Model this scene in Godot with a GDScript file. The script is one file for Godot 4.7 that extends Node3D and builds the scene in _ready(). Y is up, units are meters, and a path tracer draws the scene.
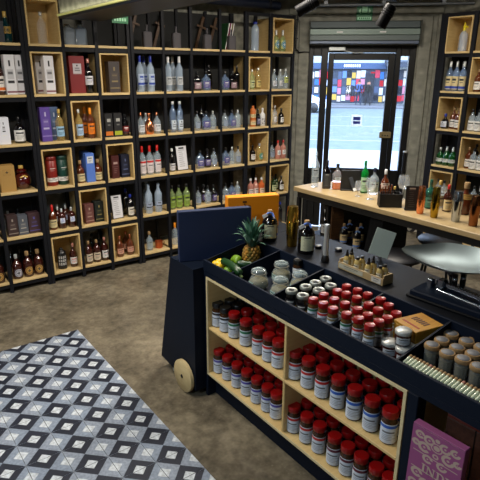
extends Node3D

# ---------- camera numbers (solved from the floor tiles, the wall rack and the door frame) ----------
const CAM := Vector3(-0.5679, 1.9026, 4.6137)
const EUL := Vector3(-0.3173, -0.6375, 0.0055)
const FOC := 517.996
var cam_basis: Basis
var M := {}            # materials
var mesh_cache := {}
var names := {}
var atlas: Image
var print_mats := []
var atlas_n := 0
var rng := RandomNumberGenerator.new()

func _ready() -> void:
	rng.seed = 71
	cam_basis = Basis.from_euler(EUL, EULER_ORDER_YXZ)
	var cam := Camera3D.new()
	cam.name = "camera"
	cam.position = CAM
	cam.rotation = EUL
	cam.fov = rad_to_deg(2.0 * atan(240.0 / FOC))
	cam.near = 0.05
	cam.far = 300.0
	add_child(cam)
	cam.current = true
	var sky_mat := ProceduralSkyMaterial.new()
	sky_mat.sky_top_color = Color(0.74, 0.84, 1.0)
	sky_mat.sky_horizon_color = Color(0.86, 0.93, 1.0)
	sky_mat.ground_bottom_color = Color(0.5, 0.53, 0.58)
	sky_mat.ground_horizon_color = Color(0.8, 0.87, 0.95)
	sky_mat.sky_energy_multiplier = 2.75
	var sky := Sky.new()
	sky.sky_material = sky_mat
	var env := Environment.new()
	env.background_mode = Environment.BG_SKY
	env.sky = sky
	env.tonemap_mode = Environment.TONE_MAPPER_LINEAR
	env.tonemap_exposure = 1.0
	env.sdfgi_enabled = true
	env.ssao_enabled = true
	env.ssil_enabled = true
	var we := WorldEnvironment.new()
	we.name = "environment"
	we.environment = env
	add_child(we)
	make_materials()
	more_materials()
	room()
	ceiling_lamps()
	racks()
	rack_goods()
	door()
	street()
	counter()
	gondola_jars()
	tray_goods()
	table_goods()
	bar()
	bar_goods()
	var sheet := ImageTexture.create_from_image(atlas)
	for m in print_mats:
		m.albedo_texture = sheet

# ---------- pixels to places ----------
func ray(px: float, py: float) -> Vector3:
	return cam_basis * Vector3((px - 240.0) / FOC, -(py - 240.0) / FOC, -1.0)
func at_y(px: float, py: float, y: float) -> Vector3:
	var d := ray(px, py)
	return CAM + d * ((y - CAM.y) / d.y)
func at_x(px: float, py: float, x: float) -> Vector3:
	var d := ray(px, py)
	return CAM + d * ((x - CAM.x) / d.x)
func at_plane(px: float, py: float, p: Vector3, n: Vector3) -> Vector3:
	var d := ray(px, py)
	return CAM + d * ((p - CAM).dot(n) / d.dot(n))
func stand(px: float, py: float, y: float, r: float) -> Vector3:
	# base circle whose front edge shows at the pixel
	var p := at_y(px, py, y)
	var h := Vector3(p.x - CAM.x, 0, p.z - CAM.z).normalized()
	return p + h * r
func px_of(p: Vector3) -> float:
	var q := cam_basis.inverse() * (p - CAM)
	return 240.0 + FOC * q.x / -q.z

# ---------- node helpers ----------
func numbered(called: String) -> String:
	if not names.has(called):
		names[called] = 0
		return called
	names[called] += 1
	return "%s_%03d" % [called, names[called]]
func thing(called: String, label: String, category: String, at := Vector3.ZERO, turn := 0.0, group := "") -> Node3D:
	var o := Node3D.new()
	o.name = numbered(called)
	add_child(o)
	o.position = at
	o.rotation.y = turn
	o.set_meta("label", label)
	o.set_meta("category", category)
	if group != "":
		o.set_meta("group", group)
	return o
func part(parent: Node, called: String, mesh: Mesh, mat: Material, at := Vector3.ZERO, rot := Vector3.ZERO) -> MeshInstance3D:
	var o := MeshInstance3D.new()
	o.name = called
	o.mesh = mesh
	o.material_override = mat
	o.position = at
	o.rotation = rot
	parent.add_child(o, true)
	return o
func struct(called: String, mesh: Mesh, mat: Material, at := Vector3.ZERO, rot := Vector3.ZERO) -> MeshInstance3D:
	var o := part(self, called, mesh, mat, at, rot)
	o.set_meta("kind", "structure")
	return o
func struct_root(called: String, at := Vector3.ZERO, turn := 0.0) -> Node3D:
	var o := Node3D.new()
	o.name = called
	add_child(o, true)
	o.position = at
	o.rotation.y = turn
	o.set_meta("kind", "structure")
	return o

# ---------- mesh helpers ----------
func st_new() -> SurfaceTool:
	var st := SurfaceTool.new()
	st.begin(Mesh.PRIMITIVE_TRIANGLES)
	return st
func tri(st: SurfaceTool, a: Vector3, b: Vector3, c: Vector3, centre: Vector3, ua := Vector2.ZERO, ub := Vector2.ZERO, uc := Vector2.ZERO) -> void:
	var n := (a - c).cross(a - b)
	var flip := n.dot((a + b + c) / 3.0 - centre) < 0.0
	st.set_uv(ua)
	st.add_vertex(a)
	st.set_uv(uc if flip else ub)
	st.add_vertex(c if flip else b)
	st.set_uv(ub if flip else uc)
	st.add_vertex(b if flip else c)
func quad(st: SurfaceTool, a: Vector3, b: Vector3, c: Vector3, d: Vector3, centre: Vector3) -> void:
	# corners in order round the face; texture runs a(0,1) b(1,1) c(1,0) d(0,0)
	tri(st, a, b, c, centre, Vector2(0, 1), Vector2(1, 1), Vector2(1, 0))
	tri(st, a, c, d, centre, Vector2(0, 1), Vector2(1, 0), Vector2(0, 0))
func add_box(st: SurfaceTool, size: Vector3, at := Vector3.ZERO, bev := 0.0, basis := Basis.IDENTITY) -> void:
	st.set_smooth_group(-1)
	var h := size * 0.5
	var b: float = minf(bev, minf(h.x, minf(h.y, h.z)) * 0.6)
	var P := func(x: float, y: float, z: float) -> Vector3: return at + basis * Vector3(x, y, z)
	var i := Vector3(h.x - b, h.y - b, h.z - b)
	for s in [-1.0, 1.0]:
		quad(st, P.call(-i.x, -i.y, s * h.z), P.call(i.x, -i.y, s * h.z), P.call(i.x, i.y, s * h.z), P.call(-i.x, i.y, s * h.z), at)
		quad(st, P.call(s * h.x, -i.y, i.z), P.call(s * h.x, -i.y, -i.z), P.call(s * h.x, i.y, -i.z), P.call(s * h.x, i.y, i.z), at)
		quad(st, P.call(-i.x, s * h.y, i.z), P.call(i.x, s * h.y, i.z), P.call(i.x, s * h.y, -i.z), P.call(-i.x, s * h.y, -i.z), at)
	if b <= 0.0:
		return
	for s in [-1.0, 1.0]:
		for t in [-1.0, 1.0]:
			quad(st, P.call(-i.x, s * h.y, t * i.z), P.call(i.x, s * h.y, t * i.z), P.call(i.x, s * i.y, t * h.z), P.call(-i.x, s * i.y, t * h.z), at)
			quad(st, P.call(s * h.x, -i.y, t * i.z), P.call(s * h.x, i.y, t * i.z), P.call(s * i.x, i.y, t * h.z), P.call(s * i.x, -i.y, t * h.z), at)
			quad(st, P.call(s * h.x, t * i.y, -i.z), P.call(s * h.x, t * i.y, i.z), P.call(s * i.x, t * h.y, i.z), P.call(s * i.x, t * h.y, -i.z), at)
			for u in [-1.0, 1.0]:
				tri(st, P.call(s * h.x, t * i.y, u * i.z), P.call(s * i.x, t * h.y, u * i.z), P.call(s * i.x, t * i.y, u * h.z), at)
func done(st: SurfaceTool) -> ArrayMesh:
	st.generate_normals()
	return st.commit()
func box(size: Vector3, bev := 0.0) -> ArrayMesh:
	var key := "box%s%s" % [size, bev]
	if not mesh_cache.has(key):
		var st := st_new()
		add_box(st, size, Vector3.ZERO, bev)
		mesh_cache[key] = done(st)
	return mesh_cache[key]
func sq_mul(a: float, p: float) -> float:
	if p <= 2.01:
		return 1.0
	return 1.0 / pow(pow(absf(cos(a)), p) + pow(absf(sin(a)), p), 1.0 / p)
# profile: array of Vector2(radius, y) from the bottom up (outer side); p > 2 makes the cross-section squarish
func add_lathe(st: SurfaceTool, prof: Array, segs := 16, p := 2.0, flat := 1.0, at := Vector3.ZERO, basis := Basis.IDENTITY, a0 := 0.0, a1 := TAU) -> void:
	var group := 1
	var vmin: float = prof[0].y
	var vmax: float = prof[prof.size() - 1].y
	var last_dir := Vector2.ZERO
	for k in prof.size() - 1:
		var q0: Vector2 = prof[k]
		var q1: Vector2 = prof[k + 1]
		var dir := (q1 - q0).normalized()
		if k > 0 and dir.dot(last_dir) < 0.6:
			group += 1
		last_dir = dir
		st.set_smooth_group(group)
		for s in segs:
			var f0 := float(s) / segs
			var f1 := float(s + 1) / segs
			var ang0 := lerpf(a0, a1, f0)
			var ang1 := lerpf(a0, a1, f1)
			var m0 := sq_mul(ang0, p)
			var m1 := sq_mul(ang1, p)
			var a := at + basis * Vector3(sin(ang0) * q0.x * m0, q0.y, cos(ang0) * q0.x * m0 * flat)
			var b := at + basis * Vector3(sin(ang1) * q0.x * m1, q0.y, cos(ang1) * q0.x * m1 * flat)
			var c := at + basis * Vector3(sin(ang1) * q1.x * m1, q1.y, cos(ang1) * q1.x * m1 * flat)
			var d := at + basis * Vector3(sin(ang0) * q1.x * m0, q1.y, cos(ang0) * q1.x * m0 * flat)
			var v0 := 1.0 - (q0.y - vmin) / maxf(vmax - vmin, 0.0001)
			var v1 := 1.0 - (q1.y - vmin) / maxf(vmax - vmin, 0.0001)
			if q0.x > 0.00001:
				st.set_uv(Vector2(f0, v0)); st.add_vertex(a)
				st.set_uv(Vector2(f1, v1)); st.add_vertex(c)
				st.set_uv(Vector2(f1, v0)); st.add_vertex(b)
			if q1.x > 0.00001:
				st.set_uv(Vector2(f0, v0)); st.add_vertex(a)
				st.set_uv(Vector2(f0, v1)); st.add_vertex(d)
				st.set_uv(Vector2(f1, v1)); st.add_vertex(c)
func lathe(prof: Array, segs := 16, p := 2.0, flat := 1.0) -> ArrayMesh:
	var key := "lathe%s|%s|%s|%s" % [prof, segs, p, flat]
	if not mesh_cache.has(key):
		var st := st_new()
		add_lathe(st, prof, segs, p, flat)
		mesh_cache[key] = done(st)
	return mesh_cache[key]
# curved label patch facing +z
func patch(r: float, y0: float, y1: float, half: float, p := 2.0, flat := 1.0) -> ArrayMesh:
	var key := "patch%s|%s|%s|%s|%s|%s" % [r, y0, y1, half, p, flat]
	if not mesh_cache.has(key):
		var st := st_new()
		add_lathe(st, [Vector2(r, y0), Vector2(r, y1)], 10, p, flat, Vector3.ZERO, Basis.IDENTITY, -half, half)
		mesh_cache[key] = done(st)
	return mesh_cache[key]
func add_tube(st: SurfaceTool, pts: Array, r: float, segs := 8, r_end := -1.0) -> void:
	# swept round bar with closed ends
	var rings := []
	var n := pts.size()
	var ref := Vector3.UP
	for i in n:
		var t: Vector3 = (pts[mini(i + 1, n - 1)] - pts[maxi(i - 1, 0)]).normalized()
		if absf(t.dot(ref)) > 0.95:
			ref = Vector3.RIGHT if absf(t.x) < 0.9 else Vector3.BACK
		var u := t.cross(ref).normalized()
		var w := u.cross(t).normalized()
		ref = w
		var rr: float = r if r_end < 0.0 else lerpf(r, r_end, float(i) / maxf(1.0, n - 1))
		var ring := []
		for s in segs:
			var a := TAU * s / segs
			ring.append(pts[i] + (u * cos(a) + w * sin(a)) * rr)
		rings.append(ring)
	st.set_smooth_group(1)
	for i in n - 1:
		var mid: Vector3 = (pts[i] + pts[i + 1]) * 0.5
		for s in segs:
			var s2 := (s + 1) % segs
			quad(st, rings[i][s], rings[i][s2], rings[i + 1][s2], rings[i + 1][s], mid)
	st.set_smooth_group(2)
	for s in segs:
		var s2 := (s + 1) % segs
		tri(st, rings[0][s], rings[0][s2], pts[0], pts[1])
		tri(st, rings[n - 1][s], rings[n - 1][s2], pts[n - 1], pts[n - 2])
func tube(pts: Array, r: float, segs := 8, r_end := -1.0) -> ArrayMesh:
	var st := st_new()
	add_tube(st, pts, r, segs, r_end)
	return done(st)
func cyl(r: float, h: float, segs := 14, bev := 0.002) -> ArrayMesh:
	return lathe([Vector2(0, 0), Vector2(r - bev, 0), Vector2(r, bev), Vector2(r, h - bev), Vector2(r - bev, h), Vector2(0, h)], segs)
func prism(poly: PackedVector2Array, depth: float) -> ArrayMesh:
	# polygon in x, y; thickness along z from 0 to depth
	var st := st_new()
	st.set_smooth_group(-1)
	var idx := Geometry2D.triangulate_polygon(poly)
	var c := Vector2.ZERO
	for v in poly:
		c += v / poly.size()
	for k in range(0, idx.size(), 3):
		for z in [0.0, depth]:
			tri(st, Vector3(poly[idx[k]].x, poly[idx[k]].y, z), Vector3(poly[idx[k + 1]].x, poly[idx[k + 1]].y, z), Vector3(poly[idx[k + 2]].x, poly[idx[k + 2]].y, z), Vector3(c.x, c.y, depth * 0.5))
	for k in poly.size():
		var a := poly[k]
		var b := poly[(k + 1) % poly.size()]
		quad(st, Vector3(a.x, a.y, 0), Vector3(b.x, b.y, 0), Vector3(b.x, b.y, depth), Vector3(a.x, a.y, depth), Vector3(c.x, c.y, depth * 0.5))
	return done(st)
func ball(r: float, stretch := 1.0, segs := 16, rings := 9) -> ArrayMesh:
	var prof := []
	for k in rings + 1:
		var a := -PI / 2 + PI * k / rings
		prof.append(Vector2(maxf(0.0, cos(a) * r), sin(a) * r * stretch))
	return lathe(prof, segs)

# ---------- materials ----------
func mat(col: Color, rough := 0.6, metal := 0.0, spec := 0.5) -> StandardMaterial3D:
	var m := StandardMaterial3D.new()
	m.albedo_color = col
	m.roughness = rough
	m.metallic = metal
	m.metallic_specular = spec
	m.cull_mode = BaseMaterial3D.CULL_DISABLED
	return m
func glass(col: Color, alpha: float, rough := 0.04) -> StandardMaterial3D:
	var m := mat(Color(col.r, col.g, col.b, alpha), rough)
	m.transparency = BaseMaterial3D.TRANSPARENCY_ALPHA
	return m
func noise(freq: float, sd: int, oct := 4) -> FastNoiseLite:
	var n := FastNoiseLite.new()
	n.noise_type = FastNoiseLite.TYPE_SIMPLEX_SMOOTH
	n.seed = sd
	n.frequency = freq
	n.fractal_octaves = oct
	return n
func tex_from(w: int, h: int, f: Callable) -> ImageTexture:
	var im := Image.create(w, h, false, Image.FORMAT_RGB8)
	for y in h:
		for x in w:
			im.set_pixel(x, y, f.call(x, y))
	im.generate_mipmaps()
	return ImageTexture.create_from_image(im)
# seamless value made from four shifted samples
func seam(n: FastNoiseLite, x: float, y: float, w: float, h: float) -> float:
	var u := x / w
	var v := y / h
	return n.get_noise_2d(x, y) * (1 - u) * (1 - v) + n.get_noise_2d(x - w, y) * u * (1 - v) + n.get_noise_2d(x, y - h) * (1 - u) * v + n.get_noise_2d(x - w, y - h) * u * v
func triplanar(m: StandardMaterial3D, scale: Vector3) -> StandardMaterial3D:
	m.uv1_triplanar = true
	m.uv1_world_triplanar = true
	m.uv1_scale = scale
	return m
func wood_mat(light: Color, dark: Color, sd: int, scale: Vector3) -> StandardMaterial3D:
	var n := noise(0.03, sd, 3)
	var n2 := noise(0.012, sd + 5, 2)
	var m := mat(Color.WHITE, 0.5)
	m.albedo_texture = tex_from(192, 192, func(x: int, y: int) -> Color:
		var g := seam(n, x * 0.35, y * 3.2, 192 * 0.35, 192 * 3.2) * 0.7 + seam(n2, x, y, 192, 192) * 0.6
		return light.lerp(dark, clampf(0.5 + g * 0.8, 0.0, 1.0)))
	return triplanar(m, scale)
# print for labels: rows of small bars on paper
func print_mat(paper: Color, ink: Color, accent: Color, style: int) -> StandardMaterial3D:
	var key := "print%s%s%s%d" % [paper, ink, accent, style]
	if M.has(key):
		return M[key]
	var im := Image.create(48, 48, false, Image.FORMAT_RGB8)
	im.fill(paper)
	if style == 0:       # title, rule, small text
		im.fill_rect(Rect2i(10, 10, 28, 6), ink)
		im.fill_rect(Rect2i(6, 22, 36, 1), accent)
		for r in 3:
			im.fill_rect(Rect2i(12, 27 + r * 5, 24 - r * 4, 2), paper.lerp(ink, 0.55))
	elif style == 1:     # coloured band on top
		im.fill_rect(Rect2i(0, 3, 48, 7), accent)
		im.fill_rect(Rect2i(9, 18, 26, 4), paper.lerp(ink, 0.6))
		for r in 4:
			im.fill_rect(Rect2i(9, 26 + r * 4, 30 - (r % 2) * 9, 1), paper.lerp(ink, 0.5))
	elif style == 2:     # coloured foot band
		im.fill_rect(Rect2i(0, 36, 48, 9), accent)
		im.fill_rect(Rect2i(12, 9, 24, 7), ink)
		im.fill_rect(Rect2i(15, 21, 18, 3), paper.lerp(ink, 0.6))
	elif style == 3:     # round emblem
		for y in 48:
			for x in 48:
				var d := Vector2(x - 23.5, y - 23.5).length()
				if d > 23.0 or (d > 16.0 and d < 18.5):
					im.set_pixel(x, y, accent)
				elif d < 9.0 and (absi(x - 24) < 3 or absi(y - 24) < 3):
					im.set_pixel(x, y, ink)
	elif style == 4:     # framed text page
		for r in 9:
			im.fill_rect(Rect2i(9 + (r * 7) % 5, 8 + r * 4, 28 - (r * 11) % 12, 1), paper.lerp(ink, 0.45))
		im.fill_rect(Rect2i(12, 3, 24, 3), ink)
	elif style == 5:     # narrow emblem and line
		im.fill_rect(Rect2i(20, 6, 8, 7), ink)
		im.fill_rect(Rect2i(9, 17, 30, 12), paper.lerp(ink, 0.16))
		im.fill_rect(Rect2i(13, 20, 22, 3), paper.lerp(ink, 0.6))
		im.fill_rect(Rect2i(9, 31, 30, 3), ink)
		im.fill_rect(Rect2i(0, 44, 48, 2), accent)
	elif style == 6:     # white lettering on dark
		for r in 3:
			for c in 4:
				im.fill_rect(Rect2i(6 + c * 10 - r, 8 + r * 12, 6, 8), ink)
				im.fill_rect(Rect2i(8 + c * 10 - r, 10 + r * 12, 2, 4), paper)
	# every print takes one cell of a shared sheet
	if atlas == null:
		atlas = Image.create(1024, 1024, false, Image.FORMAT_RGB8)
	var cx := (atlas_n % 20) * 50
	var cy := (atlas_n / 20) * 50
	atlas_n += 1
	atlas.blit_rect(im, Rect2i(0, 0, 48, 48), Vector2i(cx, cy))
	var m := mat(Color.WHITE, 0.55)
	print_mats.append(m)
	m.uv1_scale = Vector3(47.0 / 1024.0, 47.0 / 1024.0, 1)
	m.uv1_offset = Vector3((cx + 0.5) / 1024.0, (cy + 0.5) / 1024.0, 0)
	M[key] = m
	return m

func make_materials() -> void:
	M.steel = mat(Color(0.095, 0.10, 0.12), 0.5, 0.0, 0.3)
	M.black = mat(Color(0.045, 0.05, 0.065), 0.55, 0.0, 0.25)
	M.black_wood = mat(Color(0.065, 0.095, 0.15), 0.5, 0.0, 0.22)
	M.wood = wood_mat(Color(0.86, 0.76, 0.56), Color(0.77, 0.66, 0.45), 3, Vector3(2.2, 2.2, 2.2))
	M.wood_box = wood_mat(Color(0.84, 0.74, 0.52), Color(0.75, 0.63, 0.41), 11, Vector3(2.6, 2.6, 2.6))
	M.wood_bar = wood_mat(Color(0.68, 0.60, 0.44), Color(0.60, 0.51, 0.36), 23, Vector3(1.3, 1.3, 1.3))
	M.wheel = wood_mat(Color(0.82, 0.75, 0.58), Color(0.74, 0.66, 0.47), 31, Vector3(5, 5, 5))
	M.old_wood = wood_mat(Color(0.36, 0.25, 0.14), Color(0.22, 0.14, 0.07), 37, Vector3(3, 3, 3))
	M.clear = glass(Color(0.84, 0.92, 0.98), 0.22)
	M.frost = glass(Color(0.78, 0.86, 0.95), 0.36, 0.1)
	M.pane = glass(Color(0.9, 0.96, 1.0), 0.02, 0.0)
	M.thin_glass = glass(Color(0.92, 0.96, 1.0), 0.12, 0.03)
	M.paleblue_glass = glass(Color(0.60, 0.72, 0.90), 0.22)
	M.palegreen_glass = glass(Color(0.62, 0.72, 0.48), 0.4)
	M.gold_glass = glass(Color(0.72, 0.62, 0.38), 0.5)
	M.rose_glass = glass(Color(0.84, 0.58, 0.52), 0.62)
	M.orange_rose = glass(Color(0.85, 0.42, 0.22), 0.75)
	M.amber = mat(Color(0.34, 0.15, 0.06), 0.08, 0.0, 0.7)
	M.ruby = mat(Color(0.27, 0.05, 0.05), 0.08, 0.0, 0.7)
	M.bourbon = mat(Color(0.22, 0.075, 0.05), 0.08, 0.0, 0.7)
	M.dark_glass = mat(Color(0.035, 0.03, 0.04), 0.07, 0.0, 0.7)
	M.green_glass = mat(Color(0.03, 0.27, 0.10), 0.07, 0.0, 0.7)
	M.teal_glass = mat(Color(0.06, 0.20, 0.22), 0.12, 0.0, 0.7)
	M.whisky = mat(Color(0.86, 0.42, 0.06), 0.1)
	M.grey_bottle = mat(Color(0.30, 0.29, 0.31), 0.75)
	M.blue_cap = mat(Color(0.08, 0.16, 0.55), 0.35)
	M.red_cap = mat(Color(0.72, 0.10, 0.08), 0.35)
	M.lid_red = mat(Color(0.54, 0.03, 0.045), 0.32)
	M.lid_silver = mat(Color(0.62, 0.64, 0.62), 0.38, 0.6)
	M.black_cap = mat(Color(0.05, 0.05, 0.055), 0.35)
	M.silver = mat(Color(0.78, 0.80, 0.80), 0.42, 0.55)
	M.chrome = mat(Color(0.70, 0.74, 0.80), 0.16, 1.0)
	M.pan = mat(Color(0.54, 0.60, 0.62), 0.36, 1.0)
	M.copper = mat(Color(0.90, 0.58, 0.40), 0.24, 1.0)
	M.gold_metal = mat(Color(0.85, 0.68, 0.28), 0.16, 1.0)
	M.bronze = mat(Color(0.52, 0.34, 0.22), 0.18, 1.0)
	M.cork = mat(Color(0.56, 0.45, 0.30), 0.85)
	M.white_cap = mat(Color(0.86, 0.86, 0.86), 0.4)
	M.gold_cap = mat(Color(0.75, 0.62, 0.30), 0.35)
	M.paper_white = mat(Color(0.88, 0.88, 0.88), 0.7)
	M.herb = speckle(Color(0.26, 0.25, 0.13), Color(0.52, 0.48, 0.30), 5, 9.0)
	M.spice = speckle(Color(0.34, 0.20, 0.10), Color(0.52, 0.36, 0.20), 7, 40.0)
	M.seed_mix = speckle(Color(0.22, 0.21, 0.09), Color(0.40, 0.36, 0.19), 9, 10.0)
	M.fabric_blue = mat(Color(0.085, 0.15, 0.29), 0.7)
	M.orange_box = mat(Color(0.93, 0.56, 0.04), 0.5)
	M.wall_dark = speckle(Color(0.04, 0.05, 0.055), Color(0.07, 0.08, 0.085), 13, 1.5)
	M.ceiling = speckle(Color(0.07, 0.075, 0.085), Color(0.10, 0.105, 0.12), 17, 1.2)
	M.wall_room = speckle(Color(0.36, 0.35, 0.33), Color(0.44, 0.43, 0.40), 18, 1.0)
	M.concrete = speckle(Color(0.42, 0.42, 0.39), Color(0.60, 0.60, 0.55), 21, 1.6)
	M.floor = floor_mat()
	M.frame = mat(Color(0.035, 0.038, 0.045), 0.4)

func speckle(a: Color, b: Color, sd: int, scale: float) -> StandardMaterial3D:
	var n := noise(0.05, sd, 5)
	var m := mat(Color.WHITE, 0.75)
	m.albedo_texture = tex_from(128, 128, func(x: int, y: int) -> Color: return a.lerp(b, clampf(0.5 + seam(n, x, y, 128, 128) * 1.1, 0.0, 1.0)))
	return triplanar(m, Vector3.ONE * scale)

func floor_mat() -> StandardMaterial3D:
	var n := noise(0.012, 41, 5)
	var n2 := noise(0.06, 43, 4)
	var n3 := noise(0.2, 47, 2)
	var a := Color(0.32, 0.295, 0.25)
	var b := Color(0.56, 0.52, 0.44)
	var m := mat(Color.WHITE, 0.26, 0.0, 0.5)
	m.albedo_texture = tex_from(512, 512, func(x: int, y: int) -> Color:
		var g := seam(n, x, y, 512, 512) * 0.9 + seam(n2, x, y, 512, 512) * 0.6 + n3.get_noise_2d(x, y) * 0.15
		var c := a.lerp(b, clampf(0.45 + g * 0.9, 0.0, 1.0))
		if seam(n2, (x * 3) % 512, (y * 3 + 90) % 512, 512, 512) > 0.42:
			c = c.lerp(Color(0.56, 0.53, 0.47), 0.35)
		return c)
	return triplanar(m, Vector3.ONE * 0.4)

# ---------- room ----------
const TILE := 0.18
const ROOM := [Vector2(-2.6, -0.36), Vector2(3.59, -0.36), Vector2(4.99, 1.04), Vector2(4.99, 6.4), Vector2(-2.6, 6.4)]
const CEIL := 3.0
func slab(y: float, thick: float) -> ArrayMesh:
	var poly := PackedVector2Array()
	for v in ROOM:
		poly.append(Vector2(v.x, -v.y))
	var m := prism(poly, thick)
	return m
func tile_mat(sd: int) -> StandardMaterial3D:
	var n := noise(0.08, 300 + sd, 3)
	var dark := Color(0.115, 0.135, 0.19).lerp(Color(0.15, 0.165, 0.22), (sd % 3) * 0.3)
	var grey := Color(0.50, 0.545, 0.61).lerp(Color(0.55, 0.58, 0.63), (sd % 2) * 0.5)
	var white := Color(0.74, 0.765, 0.79)
	var m := mat(Color.WHITE, 0.5)
	m.albedo_texture = tex_from(96, 96, func(x: int, y: int) -> Color:
		var u := (x + 0.5) / 96.0 - 0.5
		var v := (y + 0.5) / 96.0 - 0.5
		var c: Color = dark if absf(v) > absf(u) else grey
		# white squares half cut by each tile edge
		var e := minf(minf(absf(u) + absf(v - 0.5), absf(u) + absf(v + 0.5)), minf(absf(u - 0.5) + absf(v), absf(u + 0.5) + absf(v)))
		if e < 0.205:
			c = white
		return c * (1.0 + n.get_noise_2d(x, y) * 0.16))
	return m
func room() -> void:
	var fl := struct_root("floor")
	part(fl, "concrete_slab", slab(0, 0.2), M.floor, Vector3(0, -0.2, 0), Vector3(-PI / 2, 0, 0))
	# rotated prism: thickness runs up, top face at y = 0
	var tms := []
	for k in 4:
		tms.append(tile_mat(k))
	var st := st_new()
	st.set_smooth_group(-1)
	var h := TILE * 0.5 - 0.0009
	add_box(st, Vector3(h * 2, 0.006, h * 2), Vector3.ZERO, 0.0006)
	var tm := done(st)
	var org := Vector3(0.553, 0.0, 1.015)
	for i in 9:
		for j in 14:
			part(fl, "tile", tm, tms[(i * 7 + j * 5 + (i * j) % 3) % 4], org + Vector3(-(i + 0.5) * TILE, 0.0015, (j + 0.5) * TILE))
	struct("ceiling", slab(0, 0.2), M.ceiling, Vector3(0, CEIL, 0), Vector3(-PI / 2, 0, 0))
	struct("wall_rack_side", box(Vector3(6.4, 3.2, 0.2)), M.concrete, Vector3(0.5, 1.5, -0.46))
	struct("wall_bar_side", box(Vector3(0.2, 3.2, 5.6)), M.concrete, Vector3(5.09, 1.5, 3.75))
	struct("wall_rear", box(Vector3(7.8, 3.2, 0.2)), M.wall_room, Vector3(1.2, 1.5, 6.5))
	struct("wall_side", box(Vector3(0.2, 3.2, 7.0)), M.wall_room, Vector3(-2.7, 1.5, 3.0))
	# low beam running out from the rack into the room
	var bm := struct_root("ceiling_beam")
	part(bm, "soffit", box(Vector3(0.34, 0.69, 3.2), 0.004), M.concrete, Vector3(1.135, 2.655, 1.66))
	part(bm, "underside_panel", box(Vector3(0.36, 0.02, 3.2), 0.003), mat(Color(0.09, 0.11, 0.16), 0.4), Vector3(1.135, 2.30, 1.66))
	var led := mat(Color(0.80, 0.80, 0.55), 0.5)
	led.emission_enabled = true
	led.emission = Color(0.95, 0.95, 0.55)
	led.emission_energy_multiplier = 0.2
	part(bm, "led_strip", box(Vector3(0.02, 0.014, 3.2), 0.002), led, Vector3(0.952, 2.316, 1.66))
	var ll := AreaLight3D.new()
	ll.name = "led_light"
	ll.area_size = Vector2(0.02, 3.15)
	ll.light_energy = 0.14
	ll.light_color = Color(1.0, 0.98, 0.82)
	ll.area_range = 8.0
	ll.shadow_enabled = true
	ll.position = Vector3(0.946, 2.328, 1.66)
	ll.rotation = Vector3(PI / 2, 0, 0)
	bm.add_child(ll)
	# pipes under the ceiling
	var pipe := mat(Color(0.10, 0.13, 0.20), 0.35, 0.2)
	var conduit := mat(Color(0.34, 0.36, 0.38), 0.4, 0.3)
	var t := thing("ceiling_pipe", "dark blue pipe under the ceiling above the wall rack", "pipe", Vector3(0, 2.57, -0.12))
	part(t, "pipe", tube([Vector3(1.35, 0, 0), Vector3(3.45, 0, 0)], 0.045, 12), pipe)
	for x in [1.5, 2.4, 3.3]:
		part(t, "bracket", box(Vector3(0.03, 0.12, 0.1), 0.003), M.steel, Vector3(x, 0.03, 0))
	t = thing("conduit", "grey metal conduit under the ceiling before the door wall", "conduit", Vector3(4.15, 2.56, 0.75), -PI / 4)
	part(t, "pipe", tube([Vector3(-0.9, 0, 0), Vector3(0.9, 0, 0)], 0.014, 8), conduit)
	for z in [-0.6, 0.0, 0.6]:
		part(t, "clip", box(Vector3(0.04, 0.05, 0.02), 0.002), conduit, Vector3(z, 0.02, 0))
	t = thing("duct_beam", "wide black duct under the ceiling in front of the exit sign", "duct", Vector3(3.98, 2.66, 0.62), -PI / 4)
	part(t, "duct", box(Vector3(1.9, 0.07, 0.24), 0.01), mat(Color(0.06, 0.075, 0.11), 0.4))
	part(t, "flange", box(Vector3(0.03, 0.075, 0.25), 0.003), M.steel, Vector3(-0.3, 0, 0))

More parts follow.
